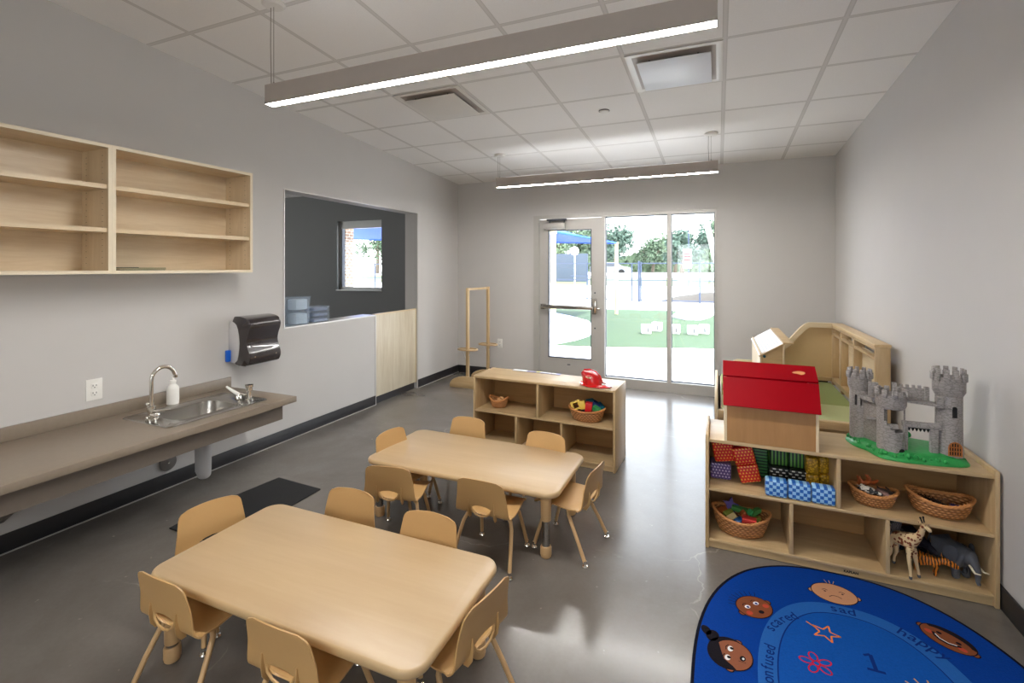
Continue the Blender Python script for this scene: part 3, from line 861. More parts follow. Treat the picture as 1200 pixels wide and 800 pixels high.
# ------------------------------------------------------------------ chairs
def chair_shell():
    prof = [(.150, .228), (.156, .238), (.152, .248), (.13, .254), (.09, .255), (.03, .250), (-.03, .247), (-.075, .249),
            (-.103, .258), (-.120, .275), (-.127, .30), (-.132, .33), (-.137, .36), (-.143, .39), (-.149, .42), (-.154, .440), (-.156, .447), (-.157, .451)]
    # arc-length resample
    P = [Vector((0, a, b)) for a, b in prof]
    fine = []
    for i in range(len(P) - 1):
        p0 = P[max(0, i - 1)]; p1 = P[i]; p2 = P[i + 1]; p3 = P[min(len(P) - 1, i + 2)]
        for k in range(6):
            t = k / 6
            fine.append(.5 * ((2 * p1) + (p2 - p0) * t + (2 * p0 - 5 * p1 + 4 * p2 - p3) * t * t + (3 * p1 - p0 - 3 * p2 + p3) * t ** 3))
    fine.append(P[-1])
    L = [0]
    for a, b in zip(fine, fine[1:]): L.append(L[-1] + (b - a).length)
    tot = L[-1]; N = 44; rows = []; j = 0
    for i in range(N + 1):
        s = tot * i / N
        if i == N: s = tot - 1e-6
        while L[j + 1] < s: j += 1
        t = (s - L[j]) / (L[j + 1] - L[j]); rows.append((fine[j].lerp(fine[j + 1], t), s))
    bm = bmesh.new(); grid = []
    NU = 26
    s_corner = None
    for p, s in rows:
        z = p.z; back = p.y < -.09
        if not back:
            w = .132 + .020 * min(1, s / .22)
        else:
            k = (z - .255) / (.451 - .255); w = .149 - .026 * max(0, k)
        r = .034
        d = tot - s
        if d < r: w = w - r + math.sqrt(max(0, r * r - (r - d) ** 2))
        if s < .03: w = w - .03 + math.sqrt(max(0, .03 ** 2 - (.03 - s) ** 2))
        row = []
        for u in range(NU + 1):
            q = -1 + 2 * u / NU
            cv = .009 * q * q * min(1, max(0, (z - .27) / .08)) if back else 0
            lift = (.012 * abs(q) ** 3) * (1 if -.09 < p.y < .1 else .3)
            wing = 0
            pass
            tz = -.006 * q * q * min(1, max(0, (z - .38) / .07)) if back else lift
            row.append(bm.verts.new((q * (w + wing), p.y + cv, p.z + tz)))
        grid.append(row)
    for a, b in zip(grid, grid[1:]):
        for k in range(NU): bm.faces.new((a[k], a[k + 1], b[k + 1], b[k]))
    me = bpy.data.meshes.new('shell'); bm.to_mesh(me); bm.free()
    o = bpy.data.objects.new('shell', me); COL.objects.link(o)
    sd = o.modifiers.new('s', 'SOLIDIFY'); sd.thickness = .005; sd.offset = 0
    cut = MB()
    zc = .283
    hp = [(-.052, zc + .018), (-.03, zc + .026), (0, zc + .029), (.03, zc + .026), (.052, zc + .018), (.05, zc + .006), (.038, zc - .010), (.018, zc - .020), (0, zc - .022), (-.018, zc - .020), (-.038, zc - .010), (-.05, zc + .006)]
    cut.prism(hp, -.2, -.09, 'Y')
    co = cut.build('cutter', M['tan'])
    bo = o.modifiers.new('b', 'BOOLEAN'); bo.operation = 'DIFFERENCE'; bo.object = co; bo.solver = 'EXACT'
    me = evaluated(o); bpy.data.objects.remove(co)
    # raised rib plates and edge bead
    mb = MB(); b2 = bmesh.new(); b2.from_mesh(me); mb._merge(b2, 0)
    for sx_ in (-1, 1):
        mb.prism([(-.118, .238), (-.134, .262), (-.140, .30), (-.137, .335), (-.130, .335), (-.118, .27), (-.10, .250), (-.10, .238)], sx_ * .070 - .0025, sx_ * .070 + .0025, 'X', bev=.001)
    # rolled lip under the hand hole
    mb.tube([(-.056, -.128, .302), (-.05, -.132, .285), (-.03, -.132, .268), (0, -.133, .262), (.03, -.132, .268), (.05, -.132, .285), (.056, -.128, .302)], .0045, 8)
    return mb

def make_chair(label):
    t = thing('toddler_chair', label, 'chair', (0, 0, 0), 0, 'tan toddler chairs at the tables')
    chair_shell().build('seat_shell', M['tan'], t, angle=40)
    m = MB()
    m.box(-.10, .10, -.07, .09, .236, .244, bev=.002)
    m.build('under_frame', M['tan_leg'], t)
    def leg(pts, foot):
        m = MB(); m.tube(pts, .0095, 12); lg = m.build('leg', M['tan_leg'], t)
        m = MB(); fx, fy = foot
        m.lathe([(0, 0), (.014, 0), (.016, .003), (.013, .008), (.006, .010), (.009, .018), (.009, .03), (.0, .031)], (fx, fy, 0), 16)
        m.build('glide', M['chrome'], lg)
    for s in (-1, 1):
        leg([(s * .03, .075, .236), (s * .085, .078, .232), (s * .102, .084, .222), (s * .112, .098, .20), (s * .122, .125, .12), (s * .134, .152, .022)], (s * .135, .154))
        leg([(s * .04, -.02, .234), (s * .10, -.028, .228), (s * .122, -.040, .214), (s * .134, -.060, .185), (s * .148, -.105, .10), (s * .158, -.142, .022)], (s * .159, -.145))
    return t

CH = [  # back-top centre x, y, heading(deg from +Y), label
    (2.345, -4.005, 0, 'tan toddler chair at the near side of the far table, the right one of two'),
    (1.828, -4.050, 12, 'tan toddler chair at the near side of the far table, the left one, slightly turned'),
    (1.480, -3.570, -97, 'tan toddler chair at the left end of the far table'),
    (1.830, -3.125, 180, 'tan toddler chair on the far side of the far table, left one'),
    (2.427, -3.205, 175, 'tan toddler chair on the far side of the far table, the right one'),
    (2.845, -3.600, 82.5, 'tan toddler chair side-on at the right end of the far table'),
    (1.338, -4.675, -105, 'tan toddler chair at the left end of the near table, beside the black mat'),
    (1.844, -4.322, 183, 'tan toddler chair on the far side of the near table, left one'),
    (2.300, -4.364, 182, 'tan toddler chair on the far side of the near table, right one'),
    (1.690, -5.112, -1, 'tan toddler chair on the near side of the near table, left one'),
    (2.235, -5.116, 0, 'tan toddler chair at the near table, cut off by the bottom picture edge'),
    (2.752, -4.725, 80, 'tan toddler chair at the right end of the near table'),
]
proto = None
for x, y, a, lab in CH:
    if proto is None: proto = make_chair(lab); o = proto
    else: o = copy_tree(proto)
    rt = R(a); v = Matrix.Rotation(rt, 2) @ Vector((0, -.156))
    o.location = (x - v[0], y - v[1], 0); o.rotation_euler = (0, 0, rt); o['label'] = lab

# ------------------------------------------------------------------ tables
def table(cx, cy, L, D, label, rz=0, chrome_top=.19):
    t = thing('activity_table', label, 'table', (cx, cy, 0), rz, 'tan rectangular toddler tables')
    r = .075; z1 = .352
    def rg(ins, z): return [(p[0], p[1], z) for p in rr_pts(-L / 2 + ins, L / 2 - ins, -D / 2 + ins, D / 2 - ins, r - ins, 8)]
    m = MB(); m._merge(loft([rg(.012, z1 - .030), rg(.004, z1 - .027), rg(0, z1 - .020), rg(0, z1 - .012), rg(.003, z1 - .004), rg(.010, z1)], True, True), 0)
    tp = m.build('table_top', [M['table_edge'], M['table']], t, angle=60)
    for p in tp.data.polygons:
        if p.normal.z > .9: p.material_index = 1
    for sx_ in (-1, 1):
        for sy_ in (-1, 1):
            x, y = sx_ * (L / 2 - .075), sy_ * (D / 2 - .065)
            m = MB(); m.lathe([(.036, .322), (.036, .31), (.028, .30), (.026, chrome_top), (0, chrome_top)], (x, y, 0), 24)
            lg = m.build('leg', M['tan_leg'], t)
            m = MB(); m.lathe([(.021, chrome_top + .005), (.021, .055)], (x, y, 0), 20); m.build('chrome_insert', M['steel'], lg)
            m = MB(); m.lathe([(0, 0.001), (.024, .001), (.027, .005), (.027, .012), (.0295, .014), (.0295, .05), (.026, .058), (.0, .058)], (x, y, 0), 24); m.build('foot_cap', M['tan_leg'], lg)
    m = MB(); m.box(-L / 2 + .14, L / 2 - .14, -D / 2 + .05, D / 2 - .05, .308, .3225); m.build('apron', M['ply'], t)
    return t
table(2.078, -3.513, 1.205, .605, 'tan laminate toddler table further from the camera, in front of the low shelf')
table(2.045, -4.707, 1.212, .607, 'tan laminate toddler table nearest the camera', R(.4), .07)

# ------------------------------------------------------------------ low cubby shelves
def cubby(name, label, loc, rz, L, D, H, ztop, zmid, ups, downs, sides_up):
    t = thing(name, label, 'shelf', loc, rz, 'low maple cubby shelves')
    th = .018; x0, x1 = -L / 2, L / 2; y0, y1 = -D / 2, D / 2
    for a in (x0, x1 - th):
        m = MB(); m.box(a, a + th, y0, y1, 0.001, H, bev=.004); m.build('side_panel', M['mapleZ'] if a > 0 else M['mapleZ'], t)
    m = MB(); m.box(x0 + th, x1 - th, y0 + .004, y1, ztop - th, ztop, bev=.003); m.build('top_board', M['maple'], t)
    m = MB(); m.box(x0 + th, x1 - th, y0 + .004, y1 - .006, zmid - .015, zmid, bev=.003); m.build('middle_board', M['maple'], t)
    m = MB(); m.box(x0 + th, x1 - th, y0 + .004, y1 - .006, .038, .053, bev=.003); m.build('bottom_board', M['maple'], t)
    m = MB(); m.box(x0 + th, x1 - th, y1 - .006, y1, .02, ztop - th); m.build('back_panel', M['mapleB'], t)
    m = MB(); m.box(x0 + th, x1 - th, y0 + .014, y0 + .030, .004, .038); k = m.build('kick_board', M['maple'], t)
    for u in ups:
        m = MB(); m.box(u - th / 2, u + th / 2, y0 + .006, y1 - .006, zmid, ztop - th, bev=.003); m.build('divider', M['mapleZ'], t)
    for u in downs:
        m = MB(); m.box(u - th / 2, u + th / 2, y0 + .006, y1 - .006, .053, zmid - .015, bev=.003); m.build('divider', M['mapleZ'], t)
    m = MB()
    for a in (x0, x1):
        for yy, zz in ((y0 + .03, .04), (y1 - .03, .04), (y0 + .03, zmid - .008), (y1 - .03, zmid - .008)):
            m.lathe([(0, .0006 if a > 0 else -.0006), (.004, .0006 if a > 0 else -.0006), (.004, 0)], (a, yy, zz), 8, axis='X')
    m.build('screw_caps', M['darksteel'], t)
    return t, k
SR, kr = cubby('cubby_shelf', 'low maple cubby shelf by the right wall with printed blocks and toy animals', (3.955, -3.145, 0), 0, 1.192, .38, .602, .582, .322, (.004,), (-.196, .198), True)
me = text_mesh('KAPLAN', .016, bold=.0006, thick=.0003)
m = MB(); add_mesh(m, me, Matrix.Translation((.055, -.1765, .022)) @ Matrix.Rotation(PI / 2, 4, 'X')); m.build('maker_lettering', M['slot'], SR)
SL, kl = cubby('cubby_shelf', 'low maple cubby shelf in front of the glass door with a red helmet on top', (2.157, -2.392, 0), R(-2.2), 1.18, .36, .602, .600, .322, (-.02,), (-.205, .175), False)
def SLp(x, y):  # local -> world on the door shelf
    v = Matrix.Rotation(R(-2.2), 2) @ Vector((x, y)); return (2.157 + v[0], -2.392 + v[1])

# ------------------------------------------------------------------ baskets and their contents
def basket(label, loc, a, b, h, rise, rz=0, th=.006):
    t = thing('wicker_basket', label, 'basket', loc, rz)
    zf = lambda an, z: rise * (math.cos(an) ** 2) * (z / h) ** 1.5
    ratio = b / a
    m = MB()
    prof = [(0, .001), (a * .62, .001), (a * .74, .008), (a * .86, h * .45), (a * .97, h * .92), (a * .97 - th, h * .92), (a * .84 - th, h * .45), (a * .70, .012), (0, .010)]
    m.lathe(prof, (0, 0, 0), 48, 1, ratio, zf=zf); m.build('woven_body', M['wicker'], t, angle=60)
    m = MB(); n = 64
    for ph in (0, PI * 2 / 3, PI * 4 / 3):
        pts = []
        for k in range(n):
            an = 2 * PI * k / n; tw = an * 14 + ph
            rr = a * .97 + .0048 * math.cos(tw) - th / 2
            pts.append((rr * math.cos(an), rr * ratio * math.sin(an), h * .94 + rise * math.cos(an) ** 2 + .0048 * math.sin(tw)))
        m.tube(pts, .0045, 6, closed=True)
    m.build('braided_rim', M['wicker_rim'], t, angle=80)
    return t
ZB, ZM = .0535, .3225
basket('oval wicker basket of coloured wooden blocks in the bottom left cubby', (3.535, -3.20, ZB), .148, .105, .095, .035)
basket('small oval wicker basket of toy farm animals on the upper right shelf', (4.125, -3.205, ZM), .102, .072, .065, .022, R(-8))
basket('larger oval wicker basket of dark toy creatures nearest the right wall', (4.385, -3.195, ZM), .130, .092, .075, .028, R(-6))
bl = SLp(-.425, -.03); br_ = SLp(.345, -.06)
basket('small wicker basket of pale wooden shapes on the shelf by the door', (bl[0], bl[1], ZM), .085, .065, .060, .030)
basket('round wicker basket piled with bright plastic blocks under the red helmet', (br_[0], br_[1], ZM), .142, .10, .088, .018)

def wblock(kind, col, loc, rot, s, label, group=None, cat='toy block'):
    m = MB()
    if kind == 'box': m.box(-s[0] / 2, s[0] / 2, -s[1] / 2, s[1] / 2, -s[2] / 2, s[2] / 2, bev=.0025)
    elif kind == 'tri': m.prism([(-s[0] / 2, -s[2] / 2), (s[0] / 2, -s[2] / 2), (0, s[2] / 2)], -s[1] / 2, s[1] / 2, 'Y', bev=.0015)
    elif kind == 'arch':
        pts = [(s[0] / 2 * math.cos(R(q)), s[0] / 2 * math.sin(R(q))) for q in range(0, 181, 15)] + [(s[0] * .25 * math.cos(R(q)), s[0] * .25 * math.sin(R(q))) for q in range(180, -1, -20)]
        b3 = MB(); b3.arc(0, 0, s[0] * .25, s[0] / 2, 0, 180, -s[1] / 2, s[1] / 2)
        for v in b3.b.verts: v.co = Vector((v.co.x, v.co.z, v.co.y))
        m._merge(b3.b, 0)
    elif kind == 'frame':
        w_ = s[0] * .22
        m.box(-s[0] / 2, -s[0] / 2 + w_, -s[1] / 2, s[1] / 2, -s[2] / 2, s[2] / 2, bev=.002); m.box(s[0] / 2 - w_, s[0] / 2, -s[1] / 2, s[1] / 2, -s[2] / 2, s[2] / 2, bev=.002)
        m.box(-s[0] / 2 + w_, s[0] / 2 - w_, -s[1] / 2, s[1] / 2, s[2] / 2 - w_, s[2] / 2, bev=.002); m.box(-s[0] / 2 + w_, s[0] / 2 - w_, -s[1] / 2, s[1] / 2, -s[2] / 2, -s[2] / 2 + w_, bev=.002)
    elif kind == 'star':
        pts = [((s[0] / 2 if k % 2 == 0 else s[0] * .24) * math.cos(R(90 + 36 * k)), (s[0] / 2 if k % 2 == 0 else s[0] * .24) * math.sin(R(90 + 36 * k))) for k in range(10)]
        b2 = bmesh.new(); c0 = b2.verts.new((0, -s[1] / 2, 0)); c1 = b2.verts.new((0, s[1] / 2, 0))
        A = [b2.verts.new((p[0], -s[1] / 2, p[1])) for p in pts]; B = [b2.verts.new((p[0], s[1] / 2, p[1])) for p in pts]
        for k in range(10):
            k2 = (k + 1) % 10; b2.faces.new((c0, A[k], A[k2])); b2.faces.new((c1, B[k2], B[k])); b2.faces.new((A[k], B[k], B[k2], A[k2]))
        bmesh.ops.recalc_face_normals(b2, faces=b2.faces[:]); m._merge(b2, 0)
    o = m.build('toy_block', col, loc=loc)
    o.rotation_euler = tuple(R(q) for q in rot)
    tag(o, label, cat, group); return o
paint = lambda n, c: plain(n, c, .45, var=.05, coat=.15)
P_ = {'yellow': paint('yellow_paint', (226, 190, 74)), 'red': paint('coral_red_paint', (206, 66, 58)), 'bright_red': paint('bright_red_paint', (206, 28, 30)), 'green': paint('green_paint', (70, 128, 62)),
      'olive': paint('olive_green_paint', (132, 140, 58)), 'blue': paint('blue_paint', (34, 92, 150)), 'navy': paint('navy_paint', (24, 44, 96)), 'purple': paint('purple_paint', (74, 50, 128)),
      'orange': paint('orange_paint', (176, 92, 40)), 'cream': paint('cream_paint', (222, 200, 142)), 'teal': paint('teal_paint', (20, 92, 110)), 'mint': paint('bright_green_paint', (62, 152, 88)), 'raw': paint('raw_wood_paint', (216, 164, 112))}
bx, by, bz = 3.535, -3.20, ZB
g1 = 'wooden blocks in the bottom left basket'
# filler layer hidden low in the basket first, then the ones on top
for k, (kd, cl, dx, dy, dz, rot, s, lb) in enumerate([
    ('box', 'olive', -.035, .01, .045, (10, 5, 30), (.06, .05, .03), 'olive green block lying under the other blocks in the basket'),
    ('box', 'blue', .03, .02, .045, (-8, 10, 100), (.06, .05, .03), 'dark blue block at the bottom of the block basket'),
    ('star', 'purple', -.050, .045, .118, (-18, 10, 8), (.085, .025, .08), 'purple star shaped block at the back left of the basket'),
    ('box', 'orange', -.088, .018, .092, (12, -20, 25), (.05, .035, .022), 'orange brown block by the left rim of the basket'),
    ('box', 'olive', -.062, -.012, .096, (20, -15, 40), (.052, .03, .022), 'olive green block leaning between orange and cream blocks'),
    ('box', 'cream', -.045, -.040, .090, (25, -25, 30), (.048, .03, .022), 'cream yellow block at the front left of the basket'),
    ('box', 'blue', -.012, -.050, .082, (20, -20, 30), (.042, .03, .020), 'blue block at the front of the basket, left of the coral block'),
    ('box', 'red', .038, -.055, .094, (16, 4, -4), (.068, .035, .036), 'coral red rectangular block at the front of the basket'),
    ('box', 'green', -.005, .025, .112, (8, 4, -8), (.078, .03, .024), 'long dark green block lying across the middle of the basket'),
    ('box', 'orange', .015, -.008, .104, (0, 45, 10), (.03, .035, .03), 'small orange block behind the coral red block'),
    ('box', 'mint', .048, .005, .106, (10, 30, 40), (.03, .03, .045), 'mid green block standing near the basket middle'),
    ('arch', 'green', .088, .015, .098, (0, -80, 30), (.085, .026, .03), 'dark green arch block at the right end of the basket'),
    ('arch', 'olive', .082, -.030, .084, (10, -70, 20), (.06, .022, .03), 'olive arch block in front of the dark green arch')]):
    wblock(kd, P_[cl], (bx + dx, by + dy, bz + dz), rot, s, lb, g1)
bx, by = br_; g2 = 'plastic blocks in the round basket'
for k, (kd, cl, dx, dy, dz, rot, s, lb) in enumerate([
    ('box', 'navy', .0, .0, .05, (0, 0, 20), (.09, .07, .04), 'navy block low in the round basket under the others'),
    ('frame', 'yellow', -.078, -.020, .108, (-20, -24, 10), (.075, .045, .07), 'open yellow frame block at the left rim of the round basket'),
    ('box', 'yellow', -.030, -.030, .122, (-10, -14, 20), (.045, .05, .062), 'solid yellow block leaning beside the open yellow frame'),
    ('box', 'bright_red', .022, -.035, .110, (0, 5, 8), (.05, .05, .075), 'bright red upright block in the middle of the round basket'),
    ('box', 'teal', .018, .030, .132, (10, -10, 30), (.06, .05, .04), 'teal block at the back of the round basket'),
    ('box', 'navy', .066, .0, .118, (15, 30, 10), (.06, .045, .06), 'navy upright block right of the red one'),
    ('box', 'mint', .082, -.035, .104, (10, 30, -15), (.055, .04, .035), 'green block at the right front of the round basket'),
    ('box', 'teal', .102, .01, .115, (10, 40, -15), (.06, .04, .03), 'dark teal block against the right rim')]):
    wblock(kd, P_[cl], (bx + dx, by + dy, ZM + dz), rot, s, lb, g2)
bx, by = bl; g3 = 'wooden shapes in the small basket'
for k, (kd, dx, dy, dz, rot, s, lb) in enumerate([
    ('box', -.01, .0, .035, (0, 0, 10), (.06, .05, .02), 'flat pale wooden block at the bottom of the small basket'),
    ('star', .008, -.012, .062, (-60, 10, 0), (.05, .015, .05), 'pale wooden star shape on the pile in the small basket'),
    ('box', .022, .005, .070, (20, 10, 30), (.03, .02, .03), 'pale wooden cube in the small basket'),
    ('box', .042, -.008, .068, (10, 20, 60), (.032, .02, .016), 'pale wooden bar at the right of the small basket')]):
    wblock(kd, P_['raw'], (bx + dx, by + dy, ZM + dz), rot, s, lb, g3)

# printed cardboard blocks (upper left compartment)
def pblock(mat, loc, rot, s, label, group):
    m = MB(); m.box(-s[0] / 2, s[0] / 2, -s[1] / 2, s[1] / 2, -s[2] / 2, s[2] / 2, bev=.010, seg=3)
    o = m.build('cardboard_block', mat, loc=loc); o.rotation_euler = tuple(R(q) for q in rot)
    tag(o, label, 'toy block', group); return o
gp = 'printed cardboard blocks on the upper left shelf'
pblock(M['b_purple'], (3.434, -3.15, ZM + .0435), (0, 0, 2), (.105, .10, .085), 'purple cardboard block with pale triangles under the tilted red block', gp)
pblock(M['b_red'], (3.449, -3.17, ZM + .162), (4, -11, 0), (.110, .055, .126), 'red cardboard block with yellow triangles at the far left, tilted on the purple one', gp)
pblock(M['b_red'], (3.549, -3.19, ZM + .151), (0, -15, 0), (.104, .06, .092), 'upper red triangle print block leaning to the left, right of the first', gp)
pblock(M['b_red'], (3.574, -3.19, ZM + .060), (0, -15, 0), (.104, .06, .092), 'lower red triangle print block standing under the leaning one', gp)
pblock(M['b_greenz'], (3.630, -3.04, ZM + .082), (0, 0, 0), (.09, .10, .160), 'green block with level stripes standing behind the red blocks', gp)
for k, x in enumerate((3.722, 3.812)):
    pblock(M['b_greenx'], (x, -3.075, ZM + .139), (0, 0, 0), (.088, .10, .088), ('left', 'right')[k] + ' one of the two green blocks with upright stripes on the black blocks', gp)
for k, x in enumerate((3.722, 3.812)):
    pblock(M['b_black'], (x, -3.085, ZM + .048), (0, 0, 0), (.088, .14, .092), ('left', 'right')[k] + ' one of the two black blocks with white dashes behind the blue blocks', gp)
for k, x in enumerate((3.694, 3.797, 3.900)):
    pblock(M['b_blue'], (x, -3.29, ZM + .044), (0, 0, -1), (.099, .06, .085), ('leftmost', 'middle', 'rightmost')[k] + ' blue check print block of the row of three at the shelf front', gp)
for x, z, lb in ((3.875, .048, 'lower left'), (3.872, .136, 'upper left')):
    pblock(M['b_yellow'], (x, -3.13, ZM + z), (0, 0, 0), (.058, .10, .085), lb + ' yellow mottled block of the group of four', gp)
pblock(M['b_yellow'], (3.930, -3.085, ZM + .048), (0, 0, 0), (.044, .14, .085), 'lower right yellow mottled block of the group of four', gp)
pblock(M['b_yellow'], (3.928, -3.075, ZM + .136), (0, 0, 0), (.046, .15, .085), 'upper right yellow mottled block of the group of four', gp)

# ------------------------------------------------------------------ fire helmet, strip, papers on the door shelf
hx, hy = SLp(.395, -.09)
t = thing('fire_helmet', 'shiny red toy fire helmet with a long brim on the shelf by the door', 'helmet', (hx, hy, .6005), R(-6))
m = MB(); n = 40
b2 = bmesh.new(); rings = []
for r0, z in ((1.0, .004), (1.0, .010), (.88, .012), (.72, .016)):
    ring_ = []
    for k in range(n):
        a = 2 * PI * k / n; rr = .104 + .040 * max(0, math.cos(a)) ** 2 + .004 * math.cos(a)
        droop = -.0 if r0 < 1 else 0
        ring_.append(b2.verts.new((rr * r0 * math.cos(a) + .008 * (r0 - .7), rr * .80 * r0 * math.sin(a), z + .012 * (1 - r0) + .010 * max(0, -math.cos(a)) * (r0 > .9))))
    rings.append(ring_)
for A, B in zip(rings, rings[1:]):
    for k in range(n): b2.faces.new((A[k], A[(k + 1) % n], B[(k + 1) % n], B[k]))
bmesh.ops.recalc_face_normals(b2, faces=b2.faces[:]); m._merge(b2, 0)
m.build('brim', M['red_plastic'], t, angle=50)
m = MB(); b2 = bmesh.new(); rings = []
for i, (s, z, off) in enumerate([(1.0, .012, 0), (.985, .04, -.002), (.94, .062, -.006), (.84, .082, -.014), (.66, .096, -.024), (.42, .106, -.034), (.15, .110, -.040)]):
    ring_ = []
    for k in range(n * 2):
        a = PI * k / n; ridge = 1 + .035 * abs(math.sin(a * 4)) ** .5 * (i > 0)
        ring_.append(b2.verts.new((off + .072 * s * ridge * math.cos(a), .063 * s * ridge * math.sin(a), z + .012 * s * max(0, -math.cos(a)) * (i > 1))))
    rings.append(ring_)
for A, B in zip(rings, rings[1:]):
    for k in range(2 * n): b2.faces.new((A[k], A[(k + 1) % (2 * n)], B[(k + 1) % (2 * n)], B[k]))
b2.faces.new(rings[-1]); bmesh.ops.recalc_face_normals(b2, faces=b2.faces[:]); m._merge(b2, 0)
m.build('dome', M['red_plastic'], t, angle=50)
m = MB(); m.tube([(-.074, 0, .05), (-.082, 0, .085), (-.06, 0, .115), (-.02, 0, .120), (.03, 0, .106), (.062, 0, .075), (.080, 0, .03)], [.006, .008, .007, .006, .006, .006, .004], 8); m.build('crest', M['red_plastic'], t)
m = MB(); m.tube([(-.03, -.066, .076), (-.012, -.071, .070), (.012, -.069, .072)], .003, 6); m.build('emblem_mark', P_['cream'], t)
sx1, sy1 = SLp(-.115, .155)
t = thing('laminated_strip', 'white and lilac laminated strip lying along the back of the shelf by the door', 'paper', (sx1, sy1, .601), R(-2.2))
m = MB(); m.box(-.26, .17, -.020, .020, 0, .003); m.build('strip', plain('lilac_strip', (150, 146, 186), .3, coat=.5), t)
m = MB(); m.box(-.26, -.13, -.022, .022, .003, .005); m.box(-.02, .08, .0, .02, .003, .004); m.build('white_panel', M['paper'], t)
m = MB(); m.box(-.045, -.012, -.02, .02, .0042, .0052); m.build('yellow_mark', paint('soft_yellow', (226, 222, 130)), t)

# ------------------------------------------------------------------ toy house
t = thing('toy_barn', 'wooden toy house with a chipped red gambrel roof on the right-hand shelf', 'toy house', (3.663, -3.185, .583))
m = MB()
hx0, hx1 = -.211, .213; yf, yk = -.145, .145
gable = [(yf, 0), (yk, 0), (yk, .235), (yf + .005, .235)]
m.box(hx0 + .012, hx1 - .012, yf, yf + .010, 0.0005, .215); m.build('front_wall', M['ply'], t)
m = MB(); m.box(hx0 + .012, hx1 - .012, yk - .010, yk, 0.0005, .215); m.build('back_wall', M['ply'], t)
gp_ = [(yf - .004, .0005), (yk + .004, .0005), (yk + .004, .21), (.095, .325), (0, .385), (-.095, .325), (yf - .004, .21)]
for a in (hx0, hx1 - .012):
    m = MB(); m.prism(gp_, a, a + .012, 'X'); m.build('gable_wall', M['edge'], t)
m = MB(); m.box(hx0 + .012, hx1 - .012, yf + .01, yk - .01, 0.0005, .008); m.build('floor_board', M['ply'], t)
def slab(p, q, x0, x1, th):
    d = Vector((q[0] - p[0], q[1] - p[1])).normalized(); nn = Vector((-d[1], d[0]))
    if nn[1] < 0: nn = -nn
    return [(p[0], p[1]), (q[0], q[1]), (q[0] + nn[0] * th, q[1] + nn[1] * th), (p[0] + nn[0] * th, p[1] + nn[1] * th)]
for (p, q) in (((yf - .028, .192), (-.103, .326)), ((-.105, .330), (.004, .389)), ((yk + .028, .192), (.103, .326)), ((.105, .330), (-.004, .389))):
    m = MB(); m.prism(slab(p, q, 0, 0, .009), hx0 - .006, hx1 + .006, 'X', bev=.0015); m.build('roof_board', M['red'], t)
m = MB()
chp = [(-.022, -.008), (-.006, -.010), (.010, -.016), (.022, -.012), (.030, -.002), (.028, .008), (.012, .013), (-.004, .012), (-.02, .006), (-.03, -.002)]
sl = math.atan2(.059, .109)
b3 = MB(); b3.prism(chp, 0, .0006, 'Z')
for v in b3.b.verts: v.co = Matrix.Translation((.138, -.055, .3685)) @ Matrix.Rotation(sl, 4, 'X') @ v.co
m._merge(b3.b, 0)
m.build('chipped_patch', paint('bare_wood_patch', (236, 160, 104)), t)

# ------------------------------------------------------------------ castle
t = thing('toy_castle', 'grey plastic toy castle on a green base standing on the right-hand shelf', 'toy castle', (4.28, -3.13, .583))
zb = .583
m = MB()
base = [(4.035, -3.06), (4.055, -3.16), (4.10, -3.20), (4.118, -3.275), (4.16, -3.318), (4.28, -3.318), (4.40, -3.300), (4.492, -3.262), (4.486, -3.12), (4.45, -3.02), (4.30, -2.99), (4.15, -2.985), (4.06, -3.0)]
base = smooth_poly(base, 2)
cx, cy = 4.27, -3.14
def bring(k, z, jit=0):
    out = []
    for i, p in enumerate(base):
        j = 1 + jit * (noise.noise(Vector((p[0] * 40, p[1] * 40, z * 50))))
        out.append((cx + (p[0] - cx) * k * j, cy + (p[1] - cy) * k * j, z))
    return out
m._merge(loft([bring(1, zb + .0005), bring(1, zb + .004), bring(.96, zb + .016, .10), bring(.88, zb + .032, .12), bring(.72, zb + .04, .05)], True, True), 0)
for k in range(110):
    p = base[(k * 7) % len(base)]; q = random.uniform(.80, .96)
    m.sph((cx + (p[0] - cx) * q, cy + (p[1] - cy) * q, zb + random.uniform(.012, .030)), random.uniform(.006, .012), seg=4)
m.sph((4.30, -3.07, zb + .065), .016, seg=6); m.tube([(4.30, -3.07, zb + .03), (4.30, -3.07, zb + .06)], .005, 6)
m.build('green_base', M['green_plastic'], t, True, angle=70)
def crenel(m, x, y, r, z0, z1, n, a0=0, a1=360, th=.008, gap=.5):
    for k in range(n):
        a = R(a0 + (a1 - a0) * (k + .5) / n)
        rot = Matrix.Rotation(a, 3, 'Z'); w = 2 * r * math.sin(R((a1 - a0) / n) / 2) * (1 - gap) * 1.15
        cx_, cy_ = x + r * math.cos(a), y + r * math.sin(a)
        m.box(cx_ - th / 2, cx_ + th / 2, cy_ - w / 2, cy_ + w / 2, z0, z1, rot=rot, bev=.0012, seg=1)
def battlement(m, x, y, r, z0, z1, n=10, flare=1.18, a0=0, a1=360):
    """flared band with an open top and merlons; z0..z1"""
    h = z1 - z0; rf = r * flare
    m.lathe([(r * .98, z0 - .012), (rf, z0 + h * .10), (rf, z0 + h * .66), (rf - .006, z0 + h * .66), (rf - .006, z0 + h * .30), (0, z0 + h * .30)], (x, y, 0), 30)
    crenel(m, x, y, rf - .003, z0 + h * .66, z1, n, a0, a1)
    crenel(m, x, y, rf + .002, z0 + h * .52, z0 + h * .82, n, a0, a1, th=.008, gap=.45)
